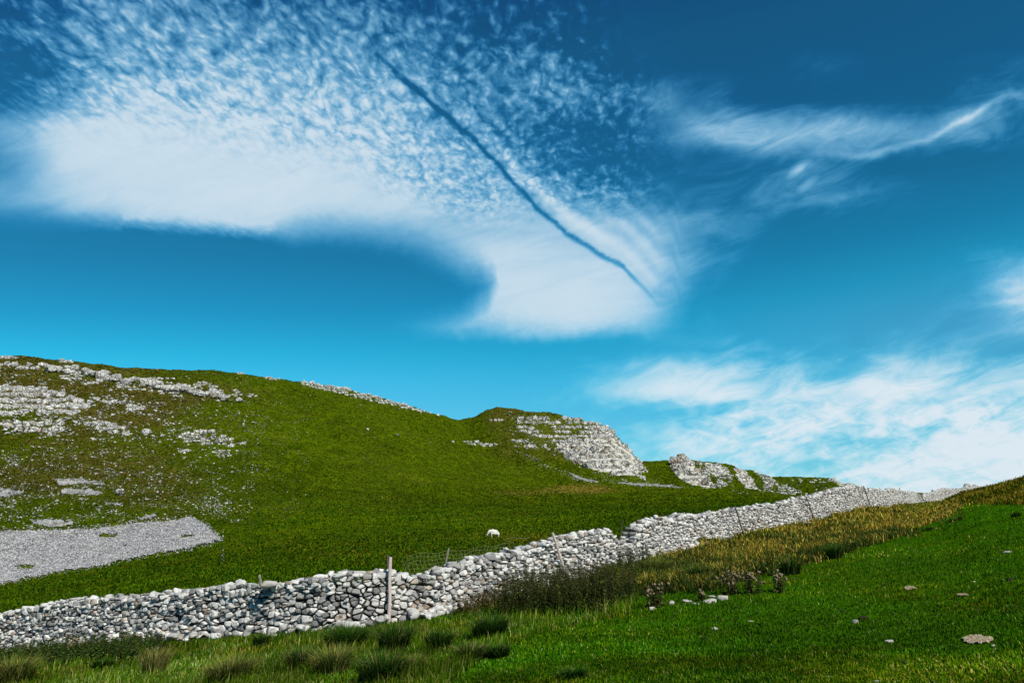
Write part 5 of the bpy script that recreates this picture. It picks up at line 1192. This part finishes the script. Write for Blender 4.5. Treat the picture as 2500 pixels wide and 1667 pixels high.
def patch(px, py, w, h, label):
    m, nt, b = (M_SOIL, None, None)
    gx, gy = np.meshgrid(np.linspace(-1, 1, 41), np.linspace(-1, 1, 31)); r = np.hypot(gx, gy); X_ = px + gx * w / 2; Y_ = py + gy * h / 2; P = hit(X_.ravel(), Y_.ravel(), 5)
    P[:, 2] = ground(P[:, 0], P[:, 1]) + 0.022 * np.clip(1.6 - r.ravel() ** 3, -1, 1) + 0.006 * rng.normal(size=len(P))
    idx = np.arange(gx.size).reshape(gx.shape); nn = fbm(X_ / 9, Y_ / 4, 2, 13) * 0.35; ok = (r + nn < 0.98); c = ok[:-1, :-1] & ok[1:, 1:] & ok[1:, :-1] & ok[:-1, 1:]
    q = np.stack([idx[:-1, :-1][c], idx[1:, :-1][c], idx[1:, 1:][c], idx[:-1, 1:][c]], 1); o = npmesh('soil_patch', P, q.ravel(), np.full(len(q), 4), M_SOIL); tag(o, label, 'soil patch', 'bare sandy patches in the turf')
M_SOIL, _nt, _b = material('sandy_soil', 1.0); _n1 = noise(_nt, pos(_nt), 14.0, 4, 0.7)[0]; setc(_nt, _b, mixc(_nt, _n1.step(0.3, 0.7), (0.26, 0.19, 0.11), (0.50, 0.41, 0.27))); bump(_nt, _b, _n1, 0.03, 1.0)
patch(2386, 1562, 78, 22, 'large sandy bare patch worn in the turf at lower right'); patch(2222, 1436, 34, 9, 'small bare patch higher in the turf'); patch(2350, 1453, 30, 4, 'thin sliver of bare soil right of the small bare patch')

# ------------------------------------------------------------------ the sheep
def sheep():
    p = hit([1205], [1312], 40)[0]; root = empty('sheep', p); tag(root, 'white sheep grazing alone in the pasture behind the wall, head down to the left', 'sheep')
    m, nt, b = material('fleece', 1.0); n = noise(nt, pos(nt), 25.0, 3, 0.7)[0]; setc(nt, b, mixc(nt, n, (0.62, 0.58, 0.48), (0.80, 0.77, 0.68))); bump(nt, b, n, 0.03, 1.0)
    m2, nt2, b2 = material('sheep_face', 0.9); b2.inputs['Base Color'].default_value = (0.50, 0.42, 0.33, 1); m3, _, b3 = material('hoof', 0.7); b3.inputs['Base Color'].default_value = (0.05, 0.04, 0.03, 1)
    m4, _, b4 = material('eye', 0.3); b4.inputs['Base Color'].default_value = (0.02, 0.015, 0.01, 1)
    def skin(name, verts, edges, rads, mat, par, lev=2, root_i=0):
        me = bpy.data.meshes.new(name); me.from_pydata(verts, edges, []); o = bpy.data.objects.new(name, me); C.objects.link(o)
        sk = o.modifiers.new('s', 'SKIN'); 
        for i, r in enumerate(rads): me.skin_vertices[0].data[i].radius = (r, r) if isinstance(r, float) else r
        me.skin_vertices[0].data[root_i].use_root = True
        sb = o.modifiers.new('b', 'SUBSURF'); sb.levels = lev; sb.render_levels = lev
        dg = bpy.context.evaluated_depsgraph_get(); me2 = bpy.data.meshes.new_from_object(o.evaluated_get(dg)); bpy.data.objects.remove(o)
        me2.materials.clear(); me2.materials.append(mat)
        for q in me2.polygons: q.use_smooth = True; q.material_index = 0
        o = bpy.data.objects.new(name, me2); C.objects.link(o); o.parent = par; return o
    # animal faces -x; shoulders stand a little uphill
    V = [(0.40,0,0.50),(0.18,0,0.54),(-0.06,0,0.56),(-0.30,0,0.59),(-0.47,0,0.58),(-0.58,0,0.42),(-0.64,0,0.28),
         (0.43,0.13,0.34),(0.46,0.13,0.20),(0.42,0.13,0.01),(0.43,-0.13,0.34),(0.46,-0.13,0.20),(0.42,-0.13,0.01),
         (-0.32,0.12,0.34),(-0.32,0.12,0.19),(-0.34,0.12,0.01),(-0.30,-0.12,0.34),(-0.26,-0.12,0.19),(-0.24,-0.12,0.01),(0.53,0,0.47),(0.57,0,0.36)]
    E = [(0,1),(1,2),(2,3),(3,4),(4,5),(5,6),(0,7),(7,8),(8,9),(0,10),(10,11),(11,12),(3,13),(13,14),(14,15),(3,16),(16,17),(17,18),(0,19),(19,20)]
    Rr = [(.21,.19),(.25,.22),(.26,.23),(.24,.21),(.17,.15),(.11,.10),(.085,.08),.085,.042,.034,.085,.042,.034,.075,.038,.032,.075,.038,.032,.06,.03]
    body = skin('body', V, E, [r if isinstance(r, tuple) else float(r) for r in Rr], m, root, 2, 2)
    head = skin('head', [(-0.61,0,0.30),(-0.68,0,0.20),(-0.73,0,0.10)], [(0,1),(1,2)], [.085, .072, .048], m2, root, 2)
    for s in (-1, 1):
        e = skin('ear', [(-0.60,0.06*s,0.30),(-0.57,0.13*s,0.29),(-0.56,0.20*s,0.26)], [(0,1),(1,2)], [(.02,.035),(.018,.038),(.01,.012)], m2, root, 1)
        v, f = ICO[2]; e = npmesh('eye', v * 0.011 + np.array([-0.675, 0.062 * s, 0.225]), f.ravel(), np.full(len(f), 3), m4, root)
    root.rotation_euler = (0, math.radians(6), math.radians(22)); root.scale = (0.9, 0.9, 0.9)
sheep()
